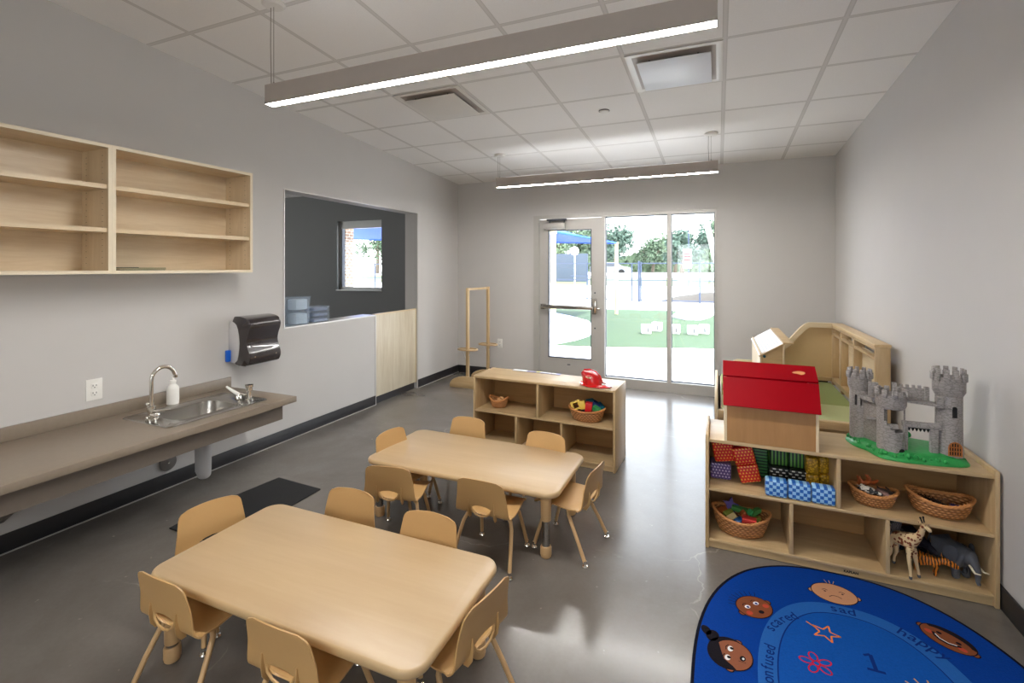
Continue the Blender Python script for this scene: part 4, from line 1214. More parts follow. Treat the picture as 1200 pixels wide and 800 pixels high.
# tall right tower
RX, RY = 4.418, -3.205
m = MB(); r = .050
m.lathe([(r * 1.06, zb + .03), (r * 1.02, zb + .12), (r, zb + .20), (r, zb + .32)], (RX, RY, 0), 30)
battlement(m, RX, RY, r, zb + .318, zb + .437, 11, 1.22)
for k in range(9):
    a = R(200 + k * 14); m.box(RX + r * math.cos(a) - .009, RX + r * math.cos(a) + .009, RY + r * math.sin(a) - .003, RY + r * math.sin(a) + .003, zb + .12 + (k * 37 % 17) * .011, zb + .128 + (k * 37 % 17) * .011, rot=Matrix.Rotation(a + PI / 2, 3, 'Z'), bev=.001, seg=1)
m.build('tall_tower', M['castle'], t, True, angle=50)
def arch_pts(w, h, n=8):
    return [(-w / 2, 0), (w / 2, 0)] + [(w / 2 * math.cos(R(q)), h - w / 2 + w / 2 * math.sin(R(q))) for q in range(0, 181, 180 // n)]
def arch_on_tower(name, mat, x, y, r, adeg, z, w, h, th, bars=False, framew=0):
    a = R(adeg); mm = MB()
    T_ = Matrix.Translation((x + r * math.cos(a), y + r * math.sin(a), z)) @ Matrix.Rotation(a + PI / 2, 4, 'Z')
    b3 = MB()
    if not bars: b3.prism(arch_pts(w, h), -th, th, 'Y')
    else:
        pts = arch_pts(w, h)[2:]; full = [(w / 2, 0)] + pts + [(-w / 2, 0)]
        b3.tube([(p[0], 0, p[1]) for p in full], .003, 6); b3.box(-w / 2, w / 2, -.002, .002, 0, .004)
        for q in (-.3, -.1, .1, .3):
            hh = h - w / 2 + math.sqrt(max(0, (w / 2) ** 2 - (q * w) ** 2)); b3.box(q * w - .0016, q * w + .0016, -.002, .002, 0, hh)
        for zz in (.33, .62): b3.box(-w / 2, w / 2, -.002, .002, h * zz, h * zz + .003)
    for v in b3.b.verts: v.co = T_ @ v.co
    mm._merge(b3.b, 0); return mm.build(name, mat, t, True)
arch_on_tower('dungeon_opening', M['slot'], RX, RY, r * 1.05, -86, zb + .042, .044, .058, .0045)
arch_on_tower('dungeon_grille', M['orange_wood'], RX, RY, r * 1.18, -86, zb + .042, .048, .062, .004, True)
arch_on_tower('window_slot', M['slot'], RX, RY, r * 1.0, -84, zb + .215, .018, .052, .0015)
# middle tower with the cut-away front
MX, MY = 4.188, -3.235
m = MB(); r = .055
m.arc(MX, MY, r - .006, r, 0, 360, zb + .03, zb + .125, seg=36)
m.lathe([(r - .004, zb + .10), (0, zb + .10)], (MX, MY, 0), 24)
m.arc(MX, MY, r - .006, r, 165, 228, zb + .125, zb + .24, seg=7)
m.arc(MX, MY, r - .006, r, -28, -12, zb + .125, zb + .24, seg=2)
m.arc(MX, MY, r - .006, r, 228, 240, zb + .125, zb + .175, seg=2); m.arc(MX, MY, r - .006, r, 240, 254, zb + .125, zb + .155, seg=2); m.arc(MX, MY, r - .006, r, 254, 272, zb + .125, zb + .138, seg=2)
m.lathe([(r * .98, zb + .232), (r * 1.12, zb + .25), (r * 1.12, zb + .30), (r * 1.05, zb + .30), (r * 1.05, zb + .27), (0, zb + .27)], (MX, MY, 0), 30)
crenel(m, MX, MY, r * 1.10, zb + .30, zb + .325, 10); crenel(m, MX, MY, r * 1.14, zb + .29, zb + .315, 10, th=.008)
m.box(MX - .028, MX + .03, MY - .010, MY + .03, zb + .125, zb + .15, rot=Matrix.Rotation(R(-20), 3, 'X'), bev=.002)
m.build('open_tower', M['castle'], t, True, angle=50)
arch_on_tower('drain_grille', M['slot'], MX, MY, r, -55, zb + .035, .030, .016, .0015)
# back left tower
LX, LY = 4.098, -3.075
m = MB(); r = .043
m.arc(LX, LY, r - .005, r, 0, 360, zb + .03, zb + .20, seg=32)
m.arc(LX, LY, r - .005, r, -80, 230, zb + .20, zb + .265, seg=24); m.arc(LX, LY, r - .005, r, 245, 262, zb + .20, zb + .265, seg=2)
m.arc(LX, LY, r - .005, r, 0, 360, zb + .255, zb + .285, seg=32)
battlement(m, LX, LY, r, zb + .285, zb + .385, 10, 1.2)
m.build('left_tower', M['castle'], t, True, angle=50)
# linking walls
m = MB()
m.box(4.125, 4.165, -3.20, -3.09, zb + .03, zb + .24, rot=Matrix.Rotation(R(30), 3, 'Z'), bev=.002)
m.box(4.100, 4.170, -3.19, -3.11, zb + .24, zb + .26, rot=Matrix.Rotation(R(30), 3, 'Z'), bev=.002)
m.box(4.115, 4.155, -3.175, -3.155, zb + .26, zb + .335, bev=.002); m.box(4.135, 4.175, -3.175, -3.12, zb + .26, zb + .315, bev=.002)
m.box(4.10, 4.165, -3.20, -3.18, zb + .155, zb + .163)
m.build('link_wall', M['castle'], t, True)
m = MB()  # gateway
gx_a, gx_b = 4.243, 4.368; gy = -3.235
m.box(gx_a - .005, gx_a + .010, gy - .012, gy + .012, zb + .03, zb + .165, bev=.002)
m.box(gx_b - .030, gx_b, gy - .012, gy + .012, zb + .03, zb + .165, bev=.002)
m.box(gx_a - .01, gx_b + .01, gy - .014, gy + .014, zb + .150, zb + .175, bev=.002)
m.build('gateway', M['castle'], t, True)
m = MB()
for k in range(6): m.prism([(-.005, .0), (.005, 0), (.005, -.012), (0, -.020), (-.005, -.012)], 0, .003, 'Y')
m.b.free(); m = MB()
for k in range(6):
    xx = gx_a + .016 + k * .0145; m.prism([(xx - .0045, zb + .152), (xx + .0045, zb + .152), (xx + .0045, zb + .138), (xx, zb + .130), (xx - .0045, zb + .138)], gy - .003, gy + .001, 'Y')
m.box(gx_a + .01, gx_b - .03, gy - .003, gy + .001, zb + .143, zb + .1475)
m.build('portcullis', M['slot'], t, True)
m = MB()  # upper walkway and back wall
m.box(gx_a - .02, gx_b + .02, gy - .015, gy + .05, zb + .262, zb + .272, rot=Matrix.Rotation(R(4), 3, 'Y'), bev=.002)
m.box(gx_a - .03, gx_b - .03, gy + .05, gy + .06, zb + .262, zb + .325, bev=.002)
for k in range(5): m.box(gx_a - .03 + k * .024, gx_a - .017 + k * .024, gy + .05, gy + .06, zb + .325, zb + .340 + (k in (0,)) * .0, bev=.0015)
m.box(gx_a - .035, gx_a - .018, gy + .045, gy + .065, zb + .25, zb + .345, bev=.002); m.box(gx_b - .035, gx_b - .016, gy + .045, gy + .065, zb + .25, zb + .335, bev=.002)
m.box(gx_b - .01, gx_b + .015, gy - .02, gy + .01, zb + .255, zb + .30, bev=.002)
m.build('upper_walkway', M['castle'], t, True)
m = MB(); m.box(MX - .03, MX + .06, -3.17, -3.155, zb + .03, zb + .10, bev=.002)
m.build('low_wall', M['castle'], t, True)

# ------------------------------------------------------------------ toy animals
def giraffe_mat():
    t = NT('giraffe_hide'); v = t.coord()
    vo = t.n('ShaderNodeTexVoronoi'); vo.inputs['Scale'].default_value = 75; t.l(v, vo.inputs['Vector'])
    sx = t.n('ShaderNodeSeparateXYZ'); t.l(v, sx.inputs[0])
    k = t.math('MULTIPLY', t.math('LESS_THAN', vo.outputs[0], .42), t.math('GREATER_THAN', sx.outputs[2], .085))
    hoof = t.math('LESS_THAN', sx.outputs[2], .014)
    c = t.mix(k, lin((218, 190, 146)), lin((122, 56, 30))); c = t.mix(hoof, c, lin((70, 74, 84)))
    t.l(c, t.bsdf.inputs['Base Color']); t.setb(Roughness=.5); return t.m
def stripe_mat(name, c1, c2, s, axis=0, belly=None):
    t = NT(name); v = t.coord(); w_ = t.n('ShaderNodeTexWave'); w_.bands_direction = 'XYZ'[axis]; w_.inputs['Scale'].default_value = s; w_.inputs['Distortion'].default_value = 5
    t.l(v, w_.inputs['Vector']); k = t.math('GREATER_THAN', w_.outputs[0], .62)
    t.l(t.mix(k, lin(c1), lin(c2)), t.bsdf.inputs['Base Color']); t.setb(Roughness=.5); return t.m
def spot_mat(name, c1, c2, s):
    t = NT(name); nz = t.n('ShaderNodeTexNoise'); nz.inputs['Scale'].default_value = s; t.l(t.coord(), nz.inputs['Vector'])
    t.l(t.mix(t.math('GREATER_THAN', nz.outputs[0], .52), lin(c1), lin(c2)), t.bsdf.inputs['Base Color']); t.setb(Roughness=.45); return t.m

def quadruped(name, label, loc, rz, L, H, body_r, neck, head_r, mats, leg_r, tail=.5, group=None, horns=None, cat='toy animal', extra=None, rot=None):
    """x forward; L body length, H shoulder height"""
    t = thing(name, label, cat, loc, rz, group)
    hz = H - body_r * .6; hx_ = L / 2
    nodes = [(0, 0, hz, body_r), (-hx_ * .8, 0, hz, body_r * .9), (hx_ * .75, 0, hz + .0, body_r), (-hx_ * 1.05, 0, hz, body_r * .55)]
    edges = [(0, 1), (0, 2), (1, 3)]
    # neck and head
    nx, nz = neck
    i0 = len(nodes)
    nodes += [(hx_ + nx * .45, 0, hz + nz * .55, body_r * .55), (hx_ + nx, 0, hz + nz, head_r), (hx_ + nx + head_r * 1.6, 0, hz + nz - head_r * .5, head_r * .72), (hx_ + nx + head_r * 2.6, 0, hz + nz - head_r * 1.0, head_r * .5)]
    edges += [(2, i0), (i0, i0 + 1), (i0 + 1, i0 + 2), (i0 + 2, i0 + 3)]
    for bi, xx, kx in ((2, hx_ * .75, .12), (1, -hx_ * .85, -.12)):
        for s in (-1, 1):
            j = len(nodes); yy = s * body_r * .62
            if kx > 0: mid = (xx + .004, yy, hz * .50, leg_r); low = (xx - .002, yy, hz * .18, leg_r * .8)
            else: mid = (xx + H * .05, yy, hz * .55, leg_r * 1.1); low = (xx - H * .05, yy, hz * .30, leg_r * .8)
            nodes += [(xx, yy, hz * .85, leg_r * 1.6), mid, low, (xx, yy, leg_r * .7, leg_r * .95)]
            edges += [(bi, j), (j, j + 1), (j + 1, j + 2), (j + 2, j + 3)]
    me = skinned(nodes, edges, 2)
    zmin = min(v.co.z for v in me.vertices)
    for v in me.vertices: v.co.z -= zmin
    mesh_obj('body', me, mats[0], t)
    hxp, hzp = hx_ + nx, hz + nz - zmin
    for s in (-1, 1):
        m = MB(); m.prism([(0, 0), (head_r * .7, head_r * .3), (head_r * .35, head_r * 1.1)], s * head_r * .8 - .001, s * head_r * .8 + .001, 'X')
        for v in m.b.verts: v.co = Vector((hxp - head_r * .3 - v.co.y * .4, v.co.x * 1.0, hzp + head_r * .3 + v.co.z))
        m.build('ear', mats[0], t)
    m = MB()
    for s in (-1, 1): m.sph((hxp + head_r * .9, s * head_r * .72, hzp + head_r * .1), head_r * .16, seg=5)
    m.build('eyes', M['slot'], t)
    if tail:
        m = MB(); m.tube([(-hx_ * 1.15, 0, hz + body_r * .3 - zmin), (-hx_ * 1.15 - body_r * .5, 0, hz - body_r * .3), (-hx_ * 1.15 - body_r * .6, 0, hz - body_r * tail * 2)], [leg_r * .5, leg_r * .4, leg_r * .5], 6); m.build('tail', mats[-1], t)
    if horns:
        m = MB()
        for s in (-1, 1): m.tube([(hxp, s * head_r * .4, hzp + head_r * .5), (hxp - horns[0], s * (head_r * .4 + horns[1]), hzp + head_r * .5 + horns[2])], [head_r * .16, head_r * .14], 6); m.sph((hxp - horns[0], s * (head_r * .4 + horns[1]), hzp + head_r * .5 + horns[2]), head_r * .2, seg=4)
        m.build('horns', M['slot'] if horns[3] else mats[-1], t)
    if rot: t.rotation_euler = rot
    return t
ga = 'toy wild animals in the bottom right cubby'
# giraffe: long neck
def giraffe():
    t = thing('toy_giraffe', 'toy giraffe with brown patches at the front of the bottom right cubby', 'toy animal', (4.222, -3.276, ZB), R(-52), ga)
    t.scale = (1.1, 1.1, 1.1)
    N = [(0, 0, .150, .026), (-.040, 0, .143, .024), (.035, 0, .160, .025), (.064, 0, .188, .016), (.078, 0, .220, .0115), (.084, 0, .246, .0115), (.098, 0, .246, .010), (.114, 0, .234, .007)]
    E_ = [(0, 1), (0, 2), (2, 3), (3, 4), (4, 5), (5, 6), (6, 7)]
    for b, x, fx in ((2, .038, .050), (1, -.042, -.052)):
        for s in (-1, 1):
            j = len(N)
            if b == 2: N += [(x, s * .014, .120, .012), (x + .004, s * .018, .072, .0075), (fx, s * .022, .030, .0055), (fx + .002, s * .024, .006, .0075)]
            else: N += [(x, s * .014, .115, .013), (x + .006, s * .017, .075, .0085), (x - .008, s * .020, .042, .0058), (fx, s * .022, .006, .0075)]
            E_ += [(b, j), (j, j + 1), (j + 1, j + 2), (j + 2, j + 3)]
    me = skinned(N, E_, 2); zmin = min(v.co.z for v in me.vertices)
    for v in me.vertices: v.co.z -= zmin
    gm_ = giraffe_mat(); mesh_obj('body', me, gm_, t)
    m = MB()
    for s in (-1, 1): m.tube([(.084, s * .005, .252), (.078, s * .008, .270)], [.0025, .003], 6); m.sph((.078, s * .008, .271), .0042, seg=4)
    m.build('horns', M['slot'], t)
    for s in (-1, 1):
        m = MB(); m.prism([(.074, .248), (.084, .252), (.072, .260)], s * .012 - .001, s * .012 + .001, 'Y'); m.sph((.098, s * .010, .248), .0022, seg=4)
        m.build('ear', gm_, t)
    m = MB(); m.tube([(-.062, 0, .148), (-.072, 0, .12), (-.070, 0, .085)], [.003, .0025, .005], 6); m.build('tail', M['slot'], t)
giraffe()
tiger_m = stripe_mat('tiger_hide', (222, 128, 30), (30, 20, 14), 28, 0)
tg = quadruped('toy_tiger', 'toy tiger with an open red mouth standing right of the giraffe', (4.325, -3.235, ZB), R(-12), .085, .080, .024, (.022, .016), .020, [tiger_m], .0085, .5, ga)
m = MB(); m.sph((.085, 0, .072), .009, seg=6, sc=(1.2, 1, .8)); m.build('muzzle', paint('white_muzzle', (236, 226, 206)), tg)
m = MB(); m.sph((.092, 0, .062), .007, seg=6); m.build('mouth', P_['bright_red'], tg)
elm = plain('elephant_hide', (84, 86, 92), .6, var=.15, scale=70, bump=.4)
t = thing('toy_elephant', 'dark grey toy elephant with pale tusks at the right end of the bottom cubby', 'toy animal', (4.432, -3.185, ZB), R(-60), ga)
N = [(0, 0, .115, (.050, .050)), (-.055, 0, .110, (.044, .046)), (.05, 0, .125, (.042, .045)), (.088, 0, .132, (.034, .038)), (.112, 0, .105, .018), (.122, 0, .070, .012), (.120, 0, .040, .009), (.128, 0, .026, .007)]
E_ = [(0, 1), (0, 2), (2, 3), (3, 4), (4, 5), (5, 6), (6, 7)]
for b, x in ((2, .045), (1, -.058)):
    for s in (-1, 1):
        j = len(N); N += [(x, s * .026, .070, .020), (x + .003, s * .027, .035, .016), (x, s * .027, .012, .018)]; E_ += [(b, j), (j, j + 1), (j + 1, j + 2)]
me = skinned(N, E_, 2); zmin = min(v.co.z for v in me.vertices)
for v in me.vertices: v.co.z -= zmin
mesh_obj('body', me, elm, t)
for s in (-1, 1):
    m = MB()
    pts = smooth_poly([(.072, .165), (.045, .172), (.022, .150), (.026, .115), (.045, .092), (.068, .110)], 2)
    b3 = MB(); b3.prism(pts, -.002, .002, 'Y', bev=.0008)
    for v in b3.b.verts: v.co = Vector((v.co.x, s * (.040 + (.075 - v.co.x) * .55) + v.co.y, v.co.z - zmin))
    m._merge(b3.b, 0); m.build('ear', elm, t)
m = MB()
for s in (-1, 1): m.tube([(.100, s * .018, .105 - zmin), (.128, s * .024, .085 - zmin), (.150, s * .020, .092 - zmin)], [.0055, .0045, .002], 8)
m.build('tusks', paint('ivory', (224, 214, 190)), t)
m = MB(); m.tube([(-.098, 0, .13), (-.108, 0, .09), (-.106, 0, .06)], [.005, .003, .005], 6); m.build('tail', elm, t)
zebra_m = stripe_mat('zebra_hide', (196, 190, 196), (26, 22, 26), 34, 0)
quadruped('toy_zebra', 'striped toy zebra half hidden behind the giraffe in the bottom right cubby', (4.222, -3.095, ZB), R(40), .085, .150, .028, (.040, .055), .017, [zebra_m], .008, .5, ga)
dark_m = plain('dark_gorilla_hide', (34, 30, 44), .6, var=.3, scale=60, bump=.5)
quadruped('toy_rhino', 'very dark toy animal in the shade behind the tiger', (4.318, -3.08, ZB), R(-60), .085, .115, .038, (.030, .008), .024, [dark_m], .013, .4, ga)
# farm animals and creatures in the baskets
gf = 'toy farm animals in the small basket'
brown = plain('chestnut_hide', (176, 86, 34), .5, var=.1); pink = plain('pinkish_hide', (150, 112, 104), .5)
cow = spot_mat('black_white_hide', (224, 214, 196), (26, 24, 24), 55)
bx, by, bz = 4.125, -3.205, ZM
quadruped('toy_cow', 'black and white toy cow lying on its side in the small basket', (bx - .03, by - .02, bz + .078), 0, .055, .045, .015, (.010, .004), .010, [cow], .0045, .4, gf, rot=(R(70), R(12), R(-15)))
quadruped('toy_calf', 'chestnut toy calf upside down with its legs up at the back of the small basket', (bx - .035, by + .028, bz + .128), 0, .05, .048, .015, (.012, .006), .011, [brown], .005, .4, gf, rot=(R(165), R(-8), R(20)))
quadruped('toy_pig', 'small dusky pink toy pig lying at the right of the small basket', (bx + .035, by - .015, bz + .07), 0, .045, .034, .014, (.008, 0), .010, [pink], .004, .3, gf, rot=(R(80), R(10), R(-20)))
quadruped('toy_goat', 'small dark toy goat on its side at the back right of the small basket', (bx + .04, by + .02, bz + .078), 0, .045, .042, .012, (.010, .008), .008, [plain('grey_brown_hide', (74, 62, 56), .5)], .004, .3, gf, rot=(R(100), R(0), R(10)))
quadruped('toy_horse', 'black toy horse lying low in the small basket under the cow', (bx + .0, by + .0, bz + .045), 0, .05, .045, .014, (.015, .012), .010, [plain('black_hide', (28, 26, 28), .45)], .004, .4, gf, rot=(R(85), 0, R(170)))
gc = 'toy creatures in the larger basket'
bx, by, bz = 4.385, -3.195, ZM
def bug(name, label, loc, rot, s, mat, legs=3):
    t = thing(name, label, 'toy animal', loc, 0, gc); t.rotation_euler = tuple(R(q) for q in rot)
    m = MB(); m.sph((0, 0, 0), s, seg=8, sc=(1.5, .8, .55)); m.sph((s * 1.6, 0, 0), s * .5, seg=6); m.build('body', mat, t)
    for k in range(legs):
        for q in (-1, 1):
            xx = (k - 1) * s * .7; m = MB(); m.tube([(xx, q * s * .6, 0), (xx, q * s * 1.2, s * .5), (xx + s * .1, q * s * 1.7, -s * .2)], s * .09, 5); m.build('leg', mat, t)
blk = plain('shiny_black_plastic', (24, 26, 34), .25, coat=.3)
bug('toy_beetle', 'black toy beetle at the left of the larger basket', (bx - .055, by - .01, bz + .062), (10, 5, 20), .022, blk)
bug('toy_spider', 'dark brown toy spider in the middle of the larger basket', (bx - .018, by - .02, bz + .062), (-10, 8, -30), .018, plain('dark_brown_plastic', (52, 34, 26), .35))
bug('toy_moth', 'tan toy insect lying beside the dark spider', (bx + .018, by + .0, bz + .058), (20, -10, 60), .016, plain('tan_insect_plastic', (150, 104, 70), .4))
bug('toy_fly', 'small blue and yellow toy insect at the right of the larger basket', (bx + .052, by - .005, bz + .050), (0, 0, 10), .012, paint('insect_blue', (50, 58, 140)))
bug('toy_ant', 'black toy ant under the beetle in the larger basket', (bx - .03, by + .025, bz + .050), (0, 10, -50), .018, blk)

# ------------------------------------------------------------------ rug
RGX, RGY, RA, RB_, RN = 3.935, -4.235, .605, .905, 2.4
def sel(cx, cy, a, b, n, k=96):
    out = []
    for i in range(k):
        q = 2 * PI * i / k; c_, s_ = math.cos(q), math.sin(q)
        out.append((cx + a * math.copysign(abs(c_) ** (2 / n), c_), cy + b * math.copysign(abs(s_) ** (2 / n), s_)))
    return out
def pile(name, c, var=.06):
    return plain(name, c, .95, var=var, scale=140, bump=.5, spec=.1)
rm = [pile('rug_binding', (16, 18, 30)), pile('rug_royal_blue', (6, 56, 138), .14), pile('rug_ring_blue', (36, 92, 164), .10), pile('rug_inner_blue', (18, 78, 158), .18),
      pile('rug_skin_brown', (138, 84, 60)), pile('rug_skin_dark', (124, 70, 44)), pile('rug_skin_light', (190, 138, 104)), pile('rug_line_dark', (26, 22, 28)), pile('rug_white', (228, 228, 228)),
      pile('rug_orange', (226, 128, 44)), pile('rug_red', (190, 28, 50)), pile('rug_navy', (14, 44, 112)), pile('rug_tan_line', (222, 166, 88)), pile('rug_blush', (176, 70, 48))]
m = MB()
m.prism(sel(RGX, RGY, RA, RB_, RN), .0006, .0085, bev=.003, mi=0)
def layer(pts, z, mi): m.flat(pts, z, mi)
layer(sel(RGX, RGY, RA - .012, RB_ - .012, RN), .0088, 1)
layer(sel(RGX - .01, RGY + .0, .372, .638, 2.35), .0092, 2)
layer(sel(RGX - .01, RGY + .0, .308, .575, 2.35), .0096, 11)
layer(sel(RGX - .01, RGY + .0, .303, .570, 2.35), .0099, 3)
def loc2(cx, cy, th):
    c_, s_ = math.cos(R(th)), math.sin(R(th))
    return lambda x, y: (cx + x * c_ - y * s_, cy + x * s_ + y * c_)
def ell(f, x, y, a, b, mi, z, k=32, rot=0):
    layer([f(x + a * math.cos(2 * PI * i / k) * math.cos(rot) - b * math.sin(2 * PI * i / k) * math.sin(rot), y + a * math.cos(2 * PI * i / k) * math.sin(rot) + b * math.sin(2 * PI * i / k) * math.cos(rot)) for i in range(k)], z, mi)
def stroke(f, pts, w, mi, z, closed=False):
    P = [Vector(f(*p)) for p in pts]; n = len(P)
    L_, R_ = [], []
    for i, p in enumerate(P):
        if closed: d = P[(i + 1) % n] - P[i - 1]
        else: d = P[min(n - 1, i + 1)] - P[max(0, i - 1)]
        if d.length < 1e-9: d = Vector((1, 0))
        d.normalize(); nn = Vector((-d[1], d[0])) * w / 2; L_.append(p + nn); R_.append(p - nn)
    for i in range(n if closed else n - 1):
        j = (i + 1) % n; layer([L_[i], L_[j], R_[j], R_[i]], z, mi)
def face(cx, cy, th, a, b, skin, kind):
    """th: direction the top of the head points, degrees"""
    f = loc2(cx, cy, th - 90)
    z = .0104
    for s in (-1, 1): ell(f, s * a * .98, -.004, .014, .016, 7, z - .0004); ell(f, s * a * .98, -.004, .010, .012, skin, z - .0002)
    if kind == 'girl':
        ell(f, 0, .018, a * 1.08, b * 1.05, 7, z)
        ell(f, a * .75, b * 1.25, .032, .024, 7, z); ell(f, a * .95, b * 1.65, .028, .018, 7, z, rot=.6)
    ell(f, 0, 0, a, b, 7, z + .0001); ell(f, 0, 0, a - .004, b - .004, skin, z + .0003)
    z += .0006
    if kind == 'scared':
        for k in range(9):
            q = R(40 + k * 12.5); stroke(f, [(a * math.cos(q), b * math.sin(q)), (a * 1.35 * math.cos(q), b * 1.45 * math.sin(q))], .0022, 7, z)
        for s in (-1, 1): ell(f, s * .026, .012, .013, .010, 8, z); ell(f, s * .026, .010, .006, .006, 11, z + .0002); ell(f, s * .05, -.018, .014, .012, 13, z)
        stroke(f, [(-.038, .026), (-.026, .034), (-.014, .030)], .003, 7, z); stroke(f, [(.038, .026), (.026, .034), (.014, .030)], .003, 7, z)
        ell(f, .0, -.036, .012, .010, 7, z)
    elif kind == 'sad':
        for k in (-.02, 0, .02): stroke(f, [(k * .6, b * .98), (k, b * 1.3)], .0022, 12, z)
        for s in (-1, 1): stroke(f, [(s * .045, .014), (s * .032, .022), (s * .022, .016)], .0035, 7, z); ell(f, s * .034, .006, .005, .004, 7, z)
        stroke(f, [(-.024, -.030), (-.012, -.020), (0, -.017), (.012, -.020), (.024, -.030)], .0035, 7, z)
    elif kind == 'happy':
        pts = [(a * math.cos(R(q)), b * math.sin(R(q))) for q in range(15, 170, 12)] + [(a * .80 * math.cos(R(q)), b * .45 * math.sin(R(q)) + .008) for q in range(160, 10, -14)]
        layer([f(*p) for p in pts], z, 7)
        for s in (-1, 1): ell(f, s * .032, .008, .009, .008, 7, z + .0002); ell(f, s * .055, -.016, .015, .011, 13, z)
        stroke(f, [(-.046, -.006), (-.032, -.022), (-.012, -.032), (.012, -.032), (.032, -.022), (.046, -.006)], .010, 7, z + .0003)
        stroke(f, [(-.036, -.012), (-.014, -.025), (.014, -.025), (.036, -.012)], .004, 8, z + .0005)
    else:
        pts = [(a * math.cos(R(q)), b * math.sin(R(q))) for q in range(60, 215, 12)] + [(-a * .72, -.01), (-a * .5, b * .35), (0, b * .62)]
        layer([f(*p) for p in pts], z, 7)
        for s in (-1, 1): ell(f, s * .026, .014, .015, .010, 8, z + .0002); ell(f, s * .026 + .004, .010, .007, .007, 7, z + .0004); stroke(f, [(s * .044, .024), (s * .028, .031), (s * .012, .027)], .003, 7, z + .0002)
        ell(f, 0, -.034, .014, .010, 7, z + .0002); ell(f, 0, -.036, .006, .004, 8, z + .0004)
        stroke(f, [(-.02, -.022), (-.016, -.048)], .002, 7, z + .0002)
face(3.566, -3.757, 138, .080, .070, 5, 'scared')
face(3.905, -3.515, 92, .092, .076, 6, 'sad')
face(4.262, -3.655, 48, .092, .064, 5, 'happy')
face(3.474, -4.085, 168, .080, .070, 4, 'girl')
for (x_, y_, th_, sk, kd) in ((4.395, -4.06, 10, 6, 'sad'), (4.39, -4.47, -10, 4, 'scared'), (4.2, -4.86, -50, 5, 'girl'), (3.66, -4.86, -130, 6, 'happy')):
    face(x_, y_, th_, .085, .062, sk, kd)
# lettering round the ring, tops outwards
def ring_word(s, cx_, cy_, th, size, squeeze=1.0, arc=.35):
    n = len(s); rad = arc
    f = loc2(cx_, cy_, th - 90)
    for i, ch in enumerate(s):
        q = (i - (n - 1) / 2) * size * .50
        an = -q / rad
        x_, y_ = rad * math.sin(q / rad), rad * math.cos(q / rad) - rad
        me = text_mesh(ch, size, bold=.0006)
        p = f(x_, y_)
        add_mesh(m, me, Matrix.Translation((p[0], p[1], .0102)) @ Matrix.Rotation(R(th - 90) + an, 4, 'Z'), 11)
ring_word('scared', 3.658, -3.805, 140, .062, arc=.28)
ring_word('sad', 3.915, -3.627, 90, .066, arc=.42)
ring_word('happy', 4.165, -3.725, 50, .070, arc=.55)
ring_word('confused', 3.592, -4.085, 174, .058, arc=.9)
ring_word('1', 3.955, -3.918, 86, .001)
me = text_mesh('1', .12, bold=.001)
f1 = loc2(3.956, -3.915, 0)
stroke(f1, [(-.022, .0), (.0, .0)], .001, 11, .0103)
stroke(f1, [(0, .042), (0, -.040)], .014, 11, .0103); stroke(f1, [(-.028, -.042), (.028, -.042)], .012, 11, .0105); stroke(f1, [(0, .042), (-.024, .028)], .011, 11, .0105)
fs = loc2(3.822, -3.812, 0)
S = [((.052 if k % 2 == 0 else .021) * math.cos(R(70 + 36 * k)), (.052 if k % 2 == 0 else .021) * math.sin(R(70 + 36 * k))) for k in range(10)]
for i in range(10): stroke(fs, [S[i], S[(i + 1) % 10]], .006, 9, .0104)
stroke(fs, [(-.062, .045), (-.03, .018)], .006, 9, .0104)
ff = loc2(3.760, -4.005, 0)
for k in range(5):
    a_ = R(100 + 72 * k); pts = [(.034 * math.cos(a_) + .022 * math.cos(2 * PI * i / 16) * math.cos(a_) - .014 * math.sin(2 * PI * i / 16) * math.sin(a_), .034 * math.sin(a_) + .022 * math.cos(2 * PI * i / 16) * math.sin(a_) + .014 * math.sin(2 * PI * i / 16) * math.cos(a_)) for i in range(16)]
    stroke(ff, pts, .005, 10, .0104, True)
stroke(ff, [(.012 * math.cos(2 * PI * i / 12), .012 * math.sin(2 * PI * i / 12)) for i in range(12)], .005, 10, .0105, True)
fz = loc2(4.11, -4.03, 0)
for k in range(9):
    a_ = R(-10 + k * 25); stroke(fz, [(.055 * math.cos(a_), .055 * math.sin(a_)), (.095 * math.cos(a_), .095 * math.sin(a_))], .005, 12, .0104)
o = m.build('play_rug', rm, angle=30, loc=(RGX, RGY, 0), world=True)
tag(o, 'oval royal blue rug with cartoon faces and feeling words', 'rug')
# ------------------------------------------------------------------ play loft in the right back corner
t = thing('play_loft', 'low maple play platform with railings, mirror and green pads in the right back corner', 'play loft', (3.92, -1.25, 0))
PX0, PX1, PY0, PY1, PZ = 3.42, 4.43, -1.98, -.56, .38
m = MB(); m.box(PX0, PX1, PY0, PY0 + .02, 0.001, PZ - .02, bev=.003); m.build('front_panel', M['maple'], t, True)
m = MB(); m.box(PX0, PX0 + .02, PY0 + .02, PY1, 0.001, PZ - .02); m.build('side_panel', M['maple'], t, True)
m = MB(); m.box(PX0, PX1, PY0, PY1, PZ - .045, PZ - .02, bev=.003); m.build('deck', M['maple'], t, True)
m = MB(); m.box(PX0 + .03, PX1 - .01, PY0 + .03, -1.462, PZ - .02, PZ, bev=.006); m.build('front_pad', M['pad_green'], t, True)
m = MB(); m.box(PX0 + .03, PX1 - .01, -1.46, PY1, PZ - .02, PZ, bev=.004); m.build('carpet_pad', M['carpet_green'], t, True)
